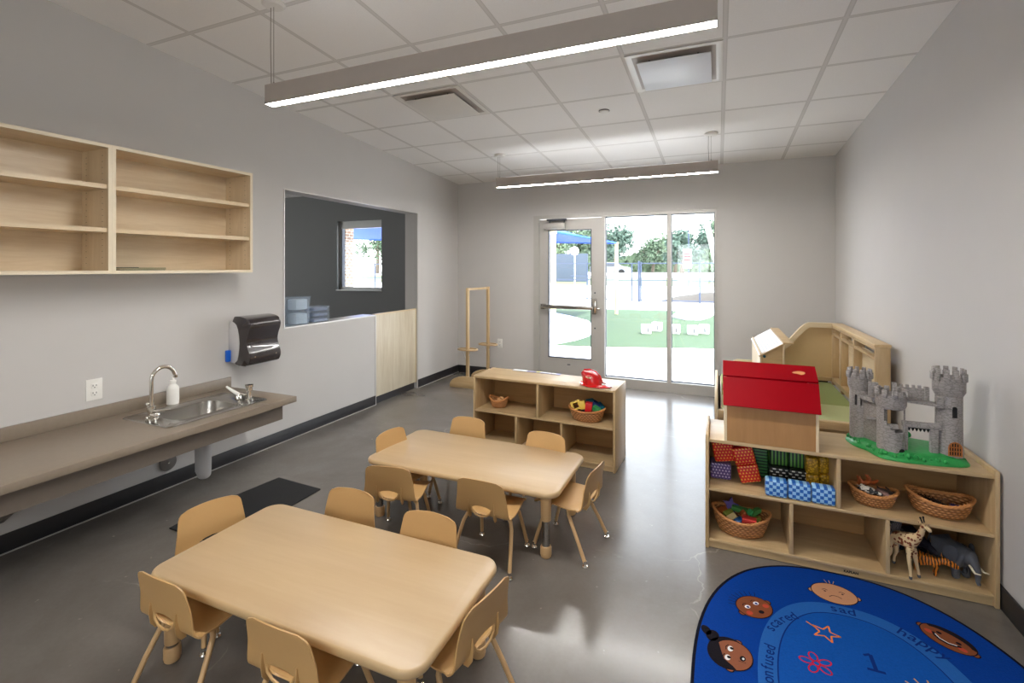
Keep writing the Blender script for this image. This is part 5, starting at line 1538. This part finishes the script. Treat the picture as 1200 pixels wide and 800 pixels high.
# railing along the right wall
rt = .955
def rail_bar(name, mm, mat=M['mapleZ']): mm.build(name, mat, t, True)
m = MB(); m.box(PX1 - .005, PX1 + .095, PY0, PY1 + .02, rt - .022, rt, bev=.004); rail_bar('top_rail', m, wood('maple_long', (222, 196, 152), (206, 176, 130), 'Y'))
m = MB(); m.box(PX1, PX1 + .09, PY0, PY0 + .025, 0.001, rt - .022, bev=.003); rail_bar('end_post', m)
ys = [PY1, -.93, -1.38, PY0 + .025]
for y_ in (PY1, -.93, -1.38):
    m = MB(); m.box(PX1, PX1 + .075, y_ - .02, y_ + .02, PZ - .02, rt - .022, bev=.003); rail_bar('post', m)
m = MB(); m.box(PX1, PX1 + .03, PY0 + .025, PY1, rt - .115, rt - .095, bev=.002); rail_bar('middle_rail', m)
m = MB(); m.box(PX1, PX1 + .03, PY0 + .025, PY1, rt - .045, rt - .022, bev=.002); rail_bar('upper_rail', m)
m = MB(); m.box(PX1 - .004, PX1 + .05, PY0 + .025, PY1, PZ + .015, PZ + .055, bev=.003); rail_bar('bottom_rail', m)
m = MB(); m.box(PX1 + .055, PX1 + .062, PY0 + .025, PY1, PZ - .02, rt - .10); rail_bar('back_panel', m, M['maple_cab'])
mir = plain('mirror_silver', (225, 232, 236), .03, metal=1, var=.01)
m = MB(); b3 = MB(); b3.lathe([(0, 0), (.135, 0), (.135, -.004), (0, -.004)], (0, 0, 0), 36, axis='X', sx=.75, sy=1.05)
for v in b3.b.verts: v.co = Vector((PX1 + .055 + v.co.x, -.755 + v.co.y, .66 + v.co.z))
m._merge(b3.b, 0); m.build('mirror', mir, t, True)
# arched panel across the back
A = []
for k in range(25):
    x_ = 3.96 + (PX1 - 3.96) * k / 24
    u = (x_ - 3.96) / (PX1 - 3.96)
    h = .70 + (.955 - .70) * (3 * min(1, u / .62) ** 2 - 2 * min(1, u / .62) ** 3)
    A.append((x_, h))
m = MB(); m.prism([(3.96, PZ + .03), (PX1, PZ + .03)] + [(p[0], p[1] - .02) for p in A[::-1]], PY1, PY1 + .012, 'Y'); m.build('arched_panel', plain('tan_panel', (206, 178, 132), .5, var=.03), t, True)
b2 = bmesh.new(); prev = None
for (x_, h), nxt in zip(A, A[1:] + [None]):
    i = A.index((x_, h)); p, q = A[max(0, i - 1)], A[min(len(A) - 1, i + 1)]
    d = Vector((q[0] - p[0], q[1] - p[1])).normalized(); nn = Vector((-d[1], d[0]))
    ring_ = [b2.verts.new((x_ + nn[0] * a, yy, h + nn[1] * a)) for a, yy in ((-.045, PY1 - .03), (0, PY1 - .03), (0, PY1 + .03), (-.045, PY1 + .03))]
    if prev:
        for k in range(4): b2.faces.new((prev[k], prev[(k + 1) % 4], ring_[(k + 1) % 4], ring_[k]))
    else: b2.faces.new(ring_)
    prev = ring_
b2.faces.new(prev[::-1]); bmesh.ops.recalc_face_normals(b2, faces=b2.faces[:])
m = MB(); m._merge(b2, 0); m.build('arched_cap', M['edge'], t, True)
m = MB(); m.box(3.98, PX1, PY1 - .02, PY1 + .02, PZ + .015, PZ + .05, bev=.002); m.build('panel_rail', M['maple'], t, True)
m = MB(); m.prism([(3.55, PZ + .001), (3.958, PZ + .001), (3.958, .545), (3.60, .545), (3.565, .53), (3.55, .50)], PY1 - .012, PY1 + .012, 'Y', bev=.003); m.build('low_back_panel', M['edge'], t, True)
m = MB(); m.box(PX0, PX1, PY0 - .03, PY0 + .025, PZ - .05, PZ + .006, bev=.004); m.build('front_lip', M['maple'], t, True)
m = MB(); m.box(4.08, PX1 - .03, PY1 + .013, PY1 + .018, PZ - .015, PZ + .015); m.build('panel_gap', M['slot'], t, True)
# curved left end piece
pts = [(PY0 - .01, .0005), (PY0 - .01, .42), (PY0 + .02, .47), (PY0 + .10, .505), (PY0 + .28, .515), (-1.30, .515), (-1.0, .50), (-.97, .48), (-.95, .45), (-.95, .0005)]
m = MB(); m.prism(pts, PX0 - .024, PX0 - .002, 'X', bev=.005); m.build('curved_end', M['edge'], t, True)
# console with the sheet of paper
c2 = thing('toddler_console', 'small maple play console with a white instruction sheet taped on its sloping top', 'console', (3.84, -1.62, PZ))
cy0, cy1 = -1.70, -.68; cl, cr = 3.745, 3.895
m = MB()
m.prism([(cl, PZ + .001), (cr, PZ + .001), (cr, .872), (cl, .800)], cy0 + .01, cy0 + .022, 'Y'); m.build('front_panel', M['maple'], c2, True)
m = MB(); m.prism([(cl, PZ + .001), (cr, PZ + .001), (cr, .872), (cl, .800)], cy1 - .022, cy1 - .01, 'Y'); m.build('back_panel', M['maple'], c2, True)
m = MB(); m.box(cl - .012, cl, cy0, cy1, PZ + .001, .80, bev=.002); m.box(cr, cr + .012, cy0, cy1, PZ + .001, .875, bev=.002); m.build('side_post', M['edge'], c2, True)
th_ = math.atan2(.115, .185)
b3 = MB(); b3.box(-.215, 0, cy0 - .01, cy1 + .01, -.010, 0, bev=.003)
for v in b3.b.verts: v.co = Matrix.Translation((3.905, 0, .892)) @ Matrix.Rotation(-th_, 4, 'Y') @ v.co
m = MB(); m._merge(b3.b, 0); m.build('sloping_top', M['maple'], c2, True)
m = MB(); m.box(3.895, 3.968, cy0 - .012, cy1 + .012, .884, .898, bev=.003); m.build('flat_cap', M['maple'], c2, True)
sh = thing('instruction_sheet', 'white printed sheet taped on the sloping top of the play console', 'paper', (3.84, -1.56, .86))
b3 = MB(); b3.box(-.212, -.012, cy0 + .0, cy1 - .0, .001, .0022); b4 = MB()
for k in range(7): b4.box(-.185 + k * .024, -.181 + k * .024, cy0 + .04, cy1 - .05 - (k % 3) * .03, .0022, .0026)
for q in (b3, b4):
    for v in q.b.verts: v.co = Matrix.Translation((3.905, 0, .892)) @ Matrix.Rotation(-th_, 4, 'Y') @ v.co
b3.build('sheet', M['paper'], sh, True); b4.build('printed_lines', plain('grey_print', (176, 182, 194), .8), sh, True)
m = MB(); m.sph((3.765, cy0 + .006, .775), .012, seg=6); m.build('button', P_['teal'], c2, True)

# ------------------------------------------------------------------ outdoors
def ext(name, c, rough=.85, var=.06, sc=6): return plain(name, c, rough, var=var, scale=sc)
conc = ext('pale_concrete', (226, 224, 222), var=.02); turfm = ext('artificial_turf', (56, 77, 50), var=.12, sc=3)
gz = -.06
def gh(x, y):
    if y < 19: return gz
    return gz + .92 * min(1, (y - 19) / 22)
b2 = bmesh.new(); xs = [-60 + 4 * i for i in range(36)]; ysl = [.15, 4, 8, 12, 16, 19, 23, 27, 31, 36, 41, 50, 70]
G_ = [[b2.verts.new((x_, y_, gh(x_, y_))) for x_ in xs] for y_ in ysl]
for a, b in zip(G_, G_[1:]):
    for k in range(len(xs) - 1):
        f = b2.faces.new((a[k], a[k + 1], b[k + 1], b[k])); f.material_index = 0 if f.calc_center_median().y < 27 else (1 if f.calc_center_median().y < 34 else 0)
m = MB(); m._merge(b2); o = struct('ground', m, [conc, ext('dry_grass', (104, 116, 78))], world=False)
m = MB(); m.box(-.4, 5.2, .12, 1.6, -.3, -.004); struct('terrace', m, conc, world=False)
# turf with the curved paved cut
z = gz + .012
outer = [(.40, 3.15), (1.6, 3.45), (3.4, 4.02), (5.2, 4.6), (5.6, 6.0), (5.0, 9.5), (3.3, 12.4), (.6, 12.1), (-1.6, 11.6), (-3.2, 11.6)]
cut = [(-2.2, 10.4), (-1.0, 9.2), (-.06, 7.9), (.45, 6.6), (.72, 5.4), (.76, 4.6), (.66, 3.9)]
m = MB(); m.prism(outer + cut, gz, z); o = m.build('artificial_lawn', turfm, loc=(1.5, 7, gz), world=True)
tag(o, 'bright green artificial turf lawn outside the glass door with a curved edge', 'lawn', kind='stuff')
m = MB(); m.prism([(2.1, 9.7), (2.54, 9.0), (2.97, 9.15), (3.18, 10.0), (3.33, 11.4), (3.5, 13.6), (2.2, 13.2)], z, z + .05, bev=.01); o = m.build('paved_pad', conc, loc=(2.8, 11, z), world=True); tag(o, 'white curved paved pad lying on the turf at the right', 'paving')
for k, (x_, y_, a, lab) in enumerate(((1.88, 5.6, 12, 'leftmost of the small white cube seats on the turf'), (2.06, 6.15, -5, 'white cube seat behind the leftmost one on the turf'), (2.50, 5.85, 0, 'white cube seat just right of the window mullion'),
                                      (2.88, 5.85, 8, 'larger looking white cube seat of the pair at the right'), (3.12, 6.1, -6, 'rightmost white cube seat on the turf'))):
    t = thing('cube_seat', lab, 'outdoor seat', (x_, y_, z), R(a), 'white cube seats on the turf')
    m = MB(); m.box(-.11, .11, -.11, .11, .001, .21, bev=.015); m.build('block', conc, t)
    m = MB(); m.box(.02, .045, -.112, -.109, .05, .15); m.build('mark', M['gasket'], t)
# fence
fm = plain('navy_black_fence_steel', (52, 66, 92), .5)
t = thing('chain_link_fence', 'dark blue steel fence with mid rail along the far edge of the yard', 'fence', (-1, 16.3, gz))
m = MB()
fx0, fx1, fy = -16, 9, 16.3
for zz in (.10, .98, 1.74): m.tube([(fx0, fy, gz + zz), (fx1, fy, gz + zz)], .022, 6)
m.build('rail', fm, t, True)
for k in range(11):
    x_ = .30 + (k - 6.02) * 2.45; m = MB(); m.tube([(x_, fy, gz), (x_, fy, gz + 1.80)], .036, 8); m.build('post', fm, t, True)
m = MB(); m.tube([(.16, fy, gz), (.16, fy, gz + 1.84)], .05, 8); m.tube([(-.15, fy, gz), (-.15, fy, gz + 1.75)], .03, 8); m.tube([(-.9, fy, gz + 1.74), (-.9, fy, gz + 1.15), (-3, fy, gz + 1.15)], .022, 6); m.build('gate_post', fm, t, True)
# shade structure
ym = ext('cream_yellow_post', (232, 214, 150), .6)
t = thing('shade_sail', 'bright blue shade canopy stretched between cream posts outside the door', 'shade canopy', (.32, 6, gz))
for (px, py, h) in ((.30, 3.48, 2.27), (.335, 10.1, 2.35), (-9.0, 3.2, 3.56), (-11.5, 10.8, 2.8)):
    m = MB(); m.tube([(px, py, gz), (px, py, gz + h)], .058, 14); m.lathe([(0, 0), (.075, 0), (.075, .05), (0, .05)], (px, py, gz + h - .02), 14); m.build('post', ym, t, True)
sail = plain('blue_shade_fabric', (24, 92, 222), .7, var=.03)
b2 = bmesh.new(); C4 = [Vector((.28, 3.48, 2.24)), Vector((.34, 10.1, 2.30)), Vector((-11.5, 10.8, 2.75)), Vector((-9.0, 3.2, 3.5))]
N_ = 12; pk = Vector((-3.2, 7, 3.9))
GG = []
for i in range(N_ + 1):
    row = []
    for j in range(N_ + 1):
        u, v_ = i / N_, j / N_
        p = C4[0].lerp(C4[1], u).lerp(C4[3].lerp(C4[2], u), v_)
        p.z += .7 * (math.sin(PI * u) * math.sin(PI * v_)); row.append(b2.verts.new(p))
    GG.append(row)
for a, b in zip(GG, GG[1:]):
    for k in range(N_): b2.faces.new((a[k], a[k + 1], b[k + 1], b[k]))
m = MB(); m._merge(b2, 0); m.build('fabric', sail, t, True)
m = MB(); m.tube([C4[0], C4[1]], .03, 8); m.tube([C4[1], C4[2]], .03, 8); m.build('edge_tube', sail, t, True)
# signs and poles
t = thing('leaning_utility_pole', 'pale leaning utility pole with a guy wire beyond the fence at the right', 'pole', (3.1, 21, .05))
m = MB(); m.tube([(3.75, 21, .05), (2.45, 21, 5.6)], [.16, .13], 12); m.build('shaft', ext('pale_pole', (226, 222, 216)), t, True)
m = MB(); m.tube([(3.55, 21, 1.1), (4.6, 21, 3.2)], .035, 6); m.build('guy_wire', fm, t, True)
t = thing('warning_sign', 'white sign board with red lines on a post beyond the fence', 'sign', (2.15, 18.3, gz))
m = MB(); m.tube([(2.15, 18.3, gz), (2.15, 18.3, 3.3)], .03, 8); m.build('post', fm, t, True)
m = MB(); m.box(1.90, 2.28, 18.24, 18.27, 1.45, 2.35, bev=.01); m.build('board', M['paper'], t, True)
m = MB()
for zz in (1.95, 2.10, 1.80): m.box(1.93, 2.25, 18.225, 18.24, zz, zz + .09)
m.build('red_lines', P_['bright_red'], t, True)
t = thing('street_sign', 'pale street sign on a thin post beyond the fence, seen through the door', 'sign', (-3.4, 18.5, gz))
m = MB(); m.tube([(-3.4, 18.5, gz), (-3.4, 18.5, 2.2)], .03, 8); m.build('post', ext('galvanised', (190, 196, 200)), t, True)
m = MB(); m.lathe([(0, 0), (.24, 0), (.24, .02), (0, .02)], (-3.4, 18.45, 2.35), 8, axis='Y'); m.build('board', M['paper'], t, True)
# parked car
t = thing('parked_car', 'pale parked car seen through the fence beyond the yard', 'car', (-7.9, 50, .86))
cw = ext('pale_car_paint', (128, 134, 142), .3)
prof = [(-2.2, .35), (2.2, .35), (2.25, .7), (2.0, .92), (1.1, 1.0), (.6, 1.45), (-1.2, 1.5), (-1.9, 1.05), (-2.25, .95)]
m = MB(); m.prism([(p[0] - 7.9, p[1] + .62) for p in prof], 49.1, 50.9, 'Y', bev=.06); m.build('body', cw, t, True)
m = MB(); m.prism([(p[0] - 7.9, p[1] + .62) for p in ((.95, 1.0), (.52, 1.36), (-1.1, 1.40), (-1.6, 1.03))], 49.08, 49.11, 'Y'); m.build('side_window', M['gasket'], t, True)
for s in (-1.35, 1.4):
    m = MB(); m.lathe([(0, -.1), (.2, -.1), (.34, -.08), (.34, .1), (0, .1)], (-7.9 + s, 49.15, .96), 20, axis='Y'); m.build('wheel', M['black'], t, True)
# soil mound
m = MB(); b2 = bmesh.new(); NX, NY = 26, 8; GG = []
for i in range(NX + 1):
    row = []
    for j in range(NY + 1):
        x_, y_ = 1.0 + 7.5 * i / NX, 16.9 + 2.0 * j / NY
        e_ = math.sin(PI * j / NY) * min(1, i / 7) ** .7 * min(1, (NX - i) / 3)
        row.append(b2.verts.new((x_, y_, gz + .45 * e_ + .06 * e_ * noise.noise(Vector((x_ * 2, y_ * 2, 0))))))
    GG.append(row)
for a, b in zip(GG, GG[1:]):
    for k in range(NY): b2.faces.new((a[k], a[k + 1], b[k + 1], b[k]))
m._merge(b2, 0); o = m.build('soil_mound', ext('grey_soil', (72, 67, 62), var=.25), loc=(4.7, 17.8, gz), world=True); tag(o, 'low grey mound of soil behind the fence at the right', 'soil mound')
m = MB(); m.prism([(-12, 9.5), (-4.5, 9.5), (-4.5, 15.5), (-12, 15.5)], gz, gz + .015); o = m.build('rubber_surface', ext('pinkish_surface', (216, 160, 140)), loc=(-8, 12, gz), world=True); tag(o, 'pinkish rubber playground surface seen through the side room window', 'play surface')
m = MB(); m.box(-17, -5.6, 30, 30.15, .2, 2.55); o = m.build('yard_wall', ext('blue_grey_panel', (78, 88, 104)), loc=(-11, 30, .4), world=True); tag(o, 'long blue grey screened wall far beyond the fence at the left', 'wall')
# trees
lf = [plain('leaf_green_a', (88, 108, 86), .8, var=.3, scale=1.2), plain('leaf_green_b', (98, 118, 92), .8, var=.3, scale=1.2), plain('leaf_green_c', (80, 102, 90), .8, var=.3, scale=1.2)]
bark = ext('bark', (110, 98, 86))
def tree(x_, y_, h, rw, lab, mi, seed, low=.25):
    rnd = random.Random(seed)
    base_z = gh(x_, y_)
    t = thing('tree', lab, 'tree', (x_, y_, base_z), 0, 'trees beyond the yard')
    m = MB(); m.tube([(0, 0, 0), (.1, 0, h * .3), (0, .1, h * .6)], [.22, .17, .10], 8)
    for k in range(4):
        a = rnd.uniform(0, 6.28); m.tube([(0, 0, h * .35), (math.cos(a) * rw * .5, math.sin(a) * rw * .5, h * .62)], [.09, .04], 6)
    m.build('trunk', bark, t)
    b2 = bmesh.new()
    blobs = []
    for k in range(14):
        a = rnd.uniform(0, 6.28); r_ = rw * rnd.uniform(.1, .72); zz = h * rnd.uniform(low + .12, .86)
        k_ = 1 - abs(zz / h - .55) * .9
        blobs.append((Vector((math.cos(a) * r_ * k_, math.sin(a) * r_ * k_, zz)), rw * rnd.uniform(.28, .48)))
    for c_, r_ in blobs:
        for q in range(170):
            d = Vector((rnd.gauss(0, 1), rnd.gauss(0, 1), rnd.gauss(0, 1))).normalized()
            p = c_ + d * r_ * rnd.uniform(.55, 1.05); s = rnd.uniform(.12, .26)
            u = Vector((rnd.gauss(0, 1), rnd.gauss(0, 1), rnd.gauss(0, 1))).normalized(); w_ = u.cross(d + Vector((.01, .02, .03))).normalized()
            vs = [b2.verts.new(p + u * s), b2.verts.new(p + w_ * s * .6), b2.verts.new(p - u * s), b2.verts.new(p - w_ * s * .6)]
            b2.faces.new(vs)
    m = MB(); m._merge(b2, 0); m.build('foliage', lf[mi], t, angle=20)
TR = [(-33, 40, 7.2, 3.6, 'broad tree at the far left seen through the side room window'), (-25.5, 36, 5.6, 3.0, 'rounded tree left of the middle in the side room window'), (-19.5, 42, 6.0, 3.2, 'tree behind the blue canopy at the left'),
      (-15.5, 52, 6.2, 3.0, 'low tree behind the door glass'), (-12.2, 43, 5.4, 2.7, 'tree seen just right of the door leaf'), (-8.6, 56, 6.4, 3.0, 'tree above the parked car'), (-4.2, 58, 4.4, 2.6, 'lower distant tree in the middle pane'),
      (-1.2, 54, 4.6, 2.4, 'low distant tree beside the centre mullion'), (.2, 44, 4.6, 2.2, 'bushy tree left of the second mullion'), (4.6, 45, 5.6, 2.6, 'tree behind the leaning pole'), (4.6, 31, 5.0, 2.0, 'taller tree at the right edge of the glass'), (9.5, 40, 6.0, 3.0, 'tree beyond the right edge of the glass'),
      (-10.7, 47, 5.3, 2.3, 'small tree just above the blue grey screened wall'), (-29, 46, 7.4, 3.4, 'tree filling the gap at the far left beyond the pinkish surface'), (-22.5, 50, 7.0, 3.2, 'second row tree behind the rounded tree'), (-18, 60, 6.6, 3.2, 'tree standing behind the blue grey screened wall'),
      (-11.5, 62, 6.2, 3.0, 'second row tree behind the parked car'), (2.4, 62, 6.6, 3.2, 'distant tree behind the warning sign'), (7.6, 60, 7.4, 3.6, 'distant tree at the right edge of the glass'), (-37, 52, 8, 3.6, 'farthest tree at the left, beyond the pinkish surface'),
      (-40, 36, 7, 3.4, 'leftmost tree beyond the pinkish surface')]
for k, (x_, y_, h, rw, lab) in enumerate(TR): tree(x_, y_, h, rw, lab, k % 3, 40 + k)
# hedge strip of undergrowth
rnd = random.Random(5); b2 = bmesh.new()
for q in range(14000):
    x_ = rnd.uniform(-44, 14); y_ = rnd.uniform(60, 62); hh = 2.4 + 1.2 * noise.noise(Vector((x_ * .3, 0, 0)))
    p = Vector((x_, y_, gh(x_, y_) + rnd.random() ** .8 * hh)); s = rnd.uniform(.2, .42)
    u = Vector((rnd.gauss(0, 1), rnd.gauss(0, .3), rnd.gauss(0, 1))).normalized(); w_ = u.cross(Vector((0, 1, .1))).normalized()
    b2.faces.new([b2.verts.new(p + u * s), b2.verts.new(p + w_ * s * .7), b2.verts.new(p - u * s), b2.verts.new(p - w_ * s * .7)])
m = MB(); m._merge(b2, 0); o = m.build('undergrowth', lf[1], angle=20, loc=(-10, 61, .86), world=True); tag(o, 'low green undergrowth along the foot of the trees beyond the yard', 'undergrowth', kind='stuff')

# ------------------------------------------------------------------ light, sky, camera
w_ = bpy.data.worlds.new('sky'); scene.world = w_; w_.use_nodes = True
nt = w_.node_tree; bg = nt.nodes['Background']
tc = nt.nodes.new('ShaderNodeTexCoord'); sx = nt.nodes.new('ShaderNodeSeparateXYZ'); nt.links.new(tc.outputs['Generated'], sx.inputs[0])
rp = nt.nodes.new('ShaderNodeValToRGB'); nt.links.new(sx.outputs[2], rp.inputs[0])
rp.color_ramp.elements[0].position = .0; rp.color_ramp.elements[0].color = (.93, .97, 1, 1)
rp.color_ramp.elements[1].position = .7; rp.color_ramp.elements[1].color = (.50, .68, 1, 1)
nz = nt.nodes.new('ShaderNodeTexNoise'); nz.inputs['Scale'].default_value = 2.4; nz.inputs['Detail'].default_value = 5; nt.links.new(tc.outputs['Generated'], nz.inputs['Vector'])
mr = nt.nodes.new('ShaderNodeMapRange'); mr.inputs[1].default_value = .42; mr.inputs[2].default_value = .6; nt.links.new(nz.outputs[0], mr.inputs[0])
mx = nt.nodes.new('ShaderNodeMix'); mx.data_type = 'RGBA'; nt.links.new(mr.outputs[0], mx.inputs[0]); nt.links.new(rp.outputs[0], mx.inputs[6]); mx.inputs[7].default_value = (1, 1, 1, 1)
nt.links.new(mx.outputs[2], bg.inputs[0]); bg.inputs[1].default_value = SKY
sl = bpy.data.lights.new('sun', 'SUN'); sl.energy = SUN; sl.angle = R(3); sl.color = (1, .96, .9)
so = bpy.data.objects.new('sun', sl); COL.objects.link(so)
so.rotation_euler = Vector((.45, -.18, 1)).to_track_quat('Z', 'Y').to_euler()
for nm, (x0, x1, z0, z1), xc in (('door_portal', (1.24, 3.40, 0, 2.15), 0), ('window_portal', (-2.23, -1.35, 1.14, 2.24), 0), ('window_portal', (2.3, 4.1, .9, 2.2), 1), ('window_portal', (-4.0, -1.4, .9, 2.2), 2)):
    al = bpy.data.lights.new(nm, 'AREA'); al.shape = 'RECTANGLE'; al.size = x1 - x0; al.size_y = z1 - z0
    al.cycles.is_portal = True
    ao = bpy.data.objects.new(nm, al); COL.objects.link(ao); ao.location = ((x0 + x1) / 2, .16, (z0 + z1) / 2); ao.rotation_euler = (-PI / 2, 0, 0)
    if xc == 1: ao.location.y = YB - .21; ao.rotation_euler = (PI / 2, 0, 0)  # portal of the added window behind the camera
    if xc == 2: ao.location = (-5.21, -2.7, 1.55); ao.rotation_euler = (PI / 2, 0, -PI / 2)  # portal of the added, unseen side-room window

cam = bpy.data.cameras.new('camera'); co = bpy.data.objects.new('camera', cam); COL.objects.link(co)
co.location = (3.4219, -6.1459, 1.4931); co.rotation_euler = (PI / 2, 0, .4105)
cam.sensor_width = 36; cam.sensor_fit = 'HORIZONTAL'; cam.lens = 571.72 * 36 / 1200
cam.shift_x = (600 - 592.77) / 1200; cam.shift_y = (313.36 - 400) / 1200
cam.clip_start = .05; cam.clip_end = 300
scene.camera = co
scene.view_settings.view_transform = 'Standard'; scene.view_settings.look = 'None'
scene.view_settings.exposure = EXPO; scene.view_settings.gamma = 1; scene.view_settings.use_curve_mapping = False
try:
    scene.cycles.use_denoising = True; scene.cycles.max_bounces = 10; scene.cycles.diffuse_bounces = 6; scene.cycles.transparent_max_bounces = 16; scene.cycles.sample_clamp_indirect = 6
except Exception: pass
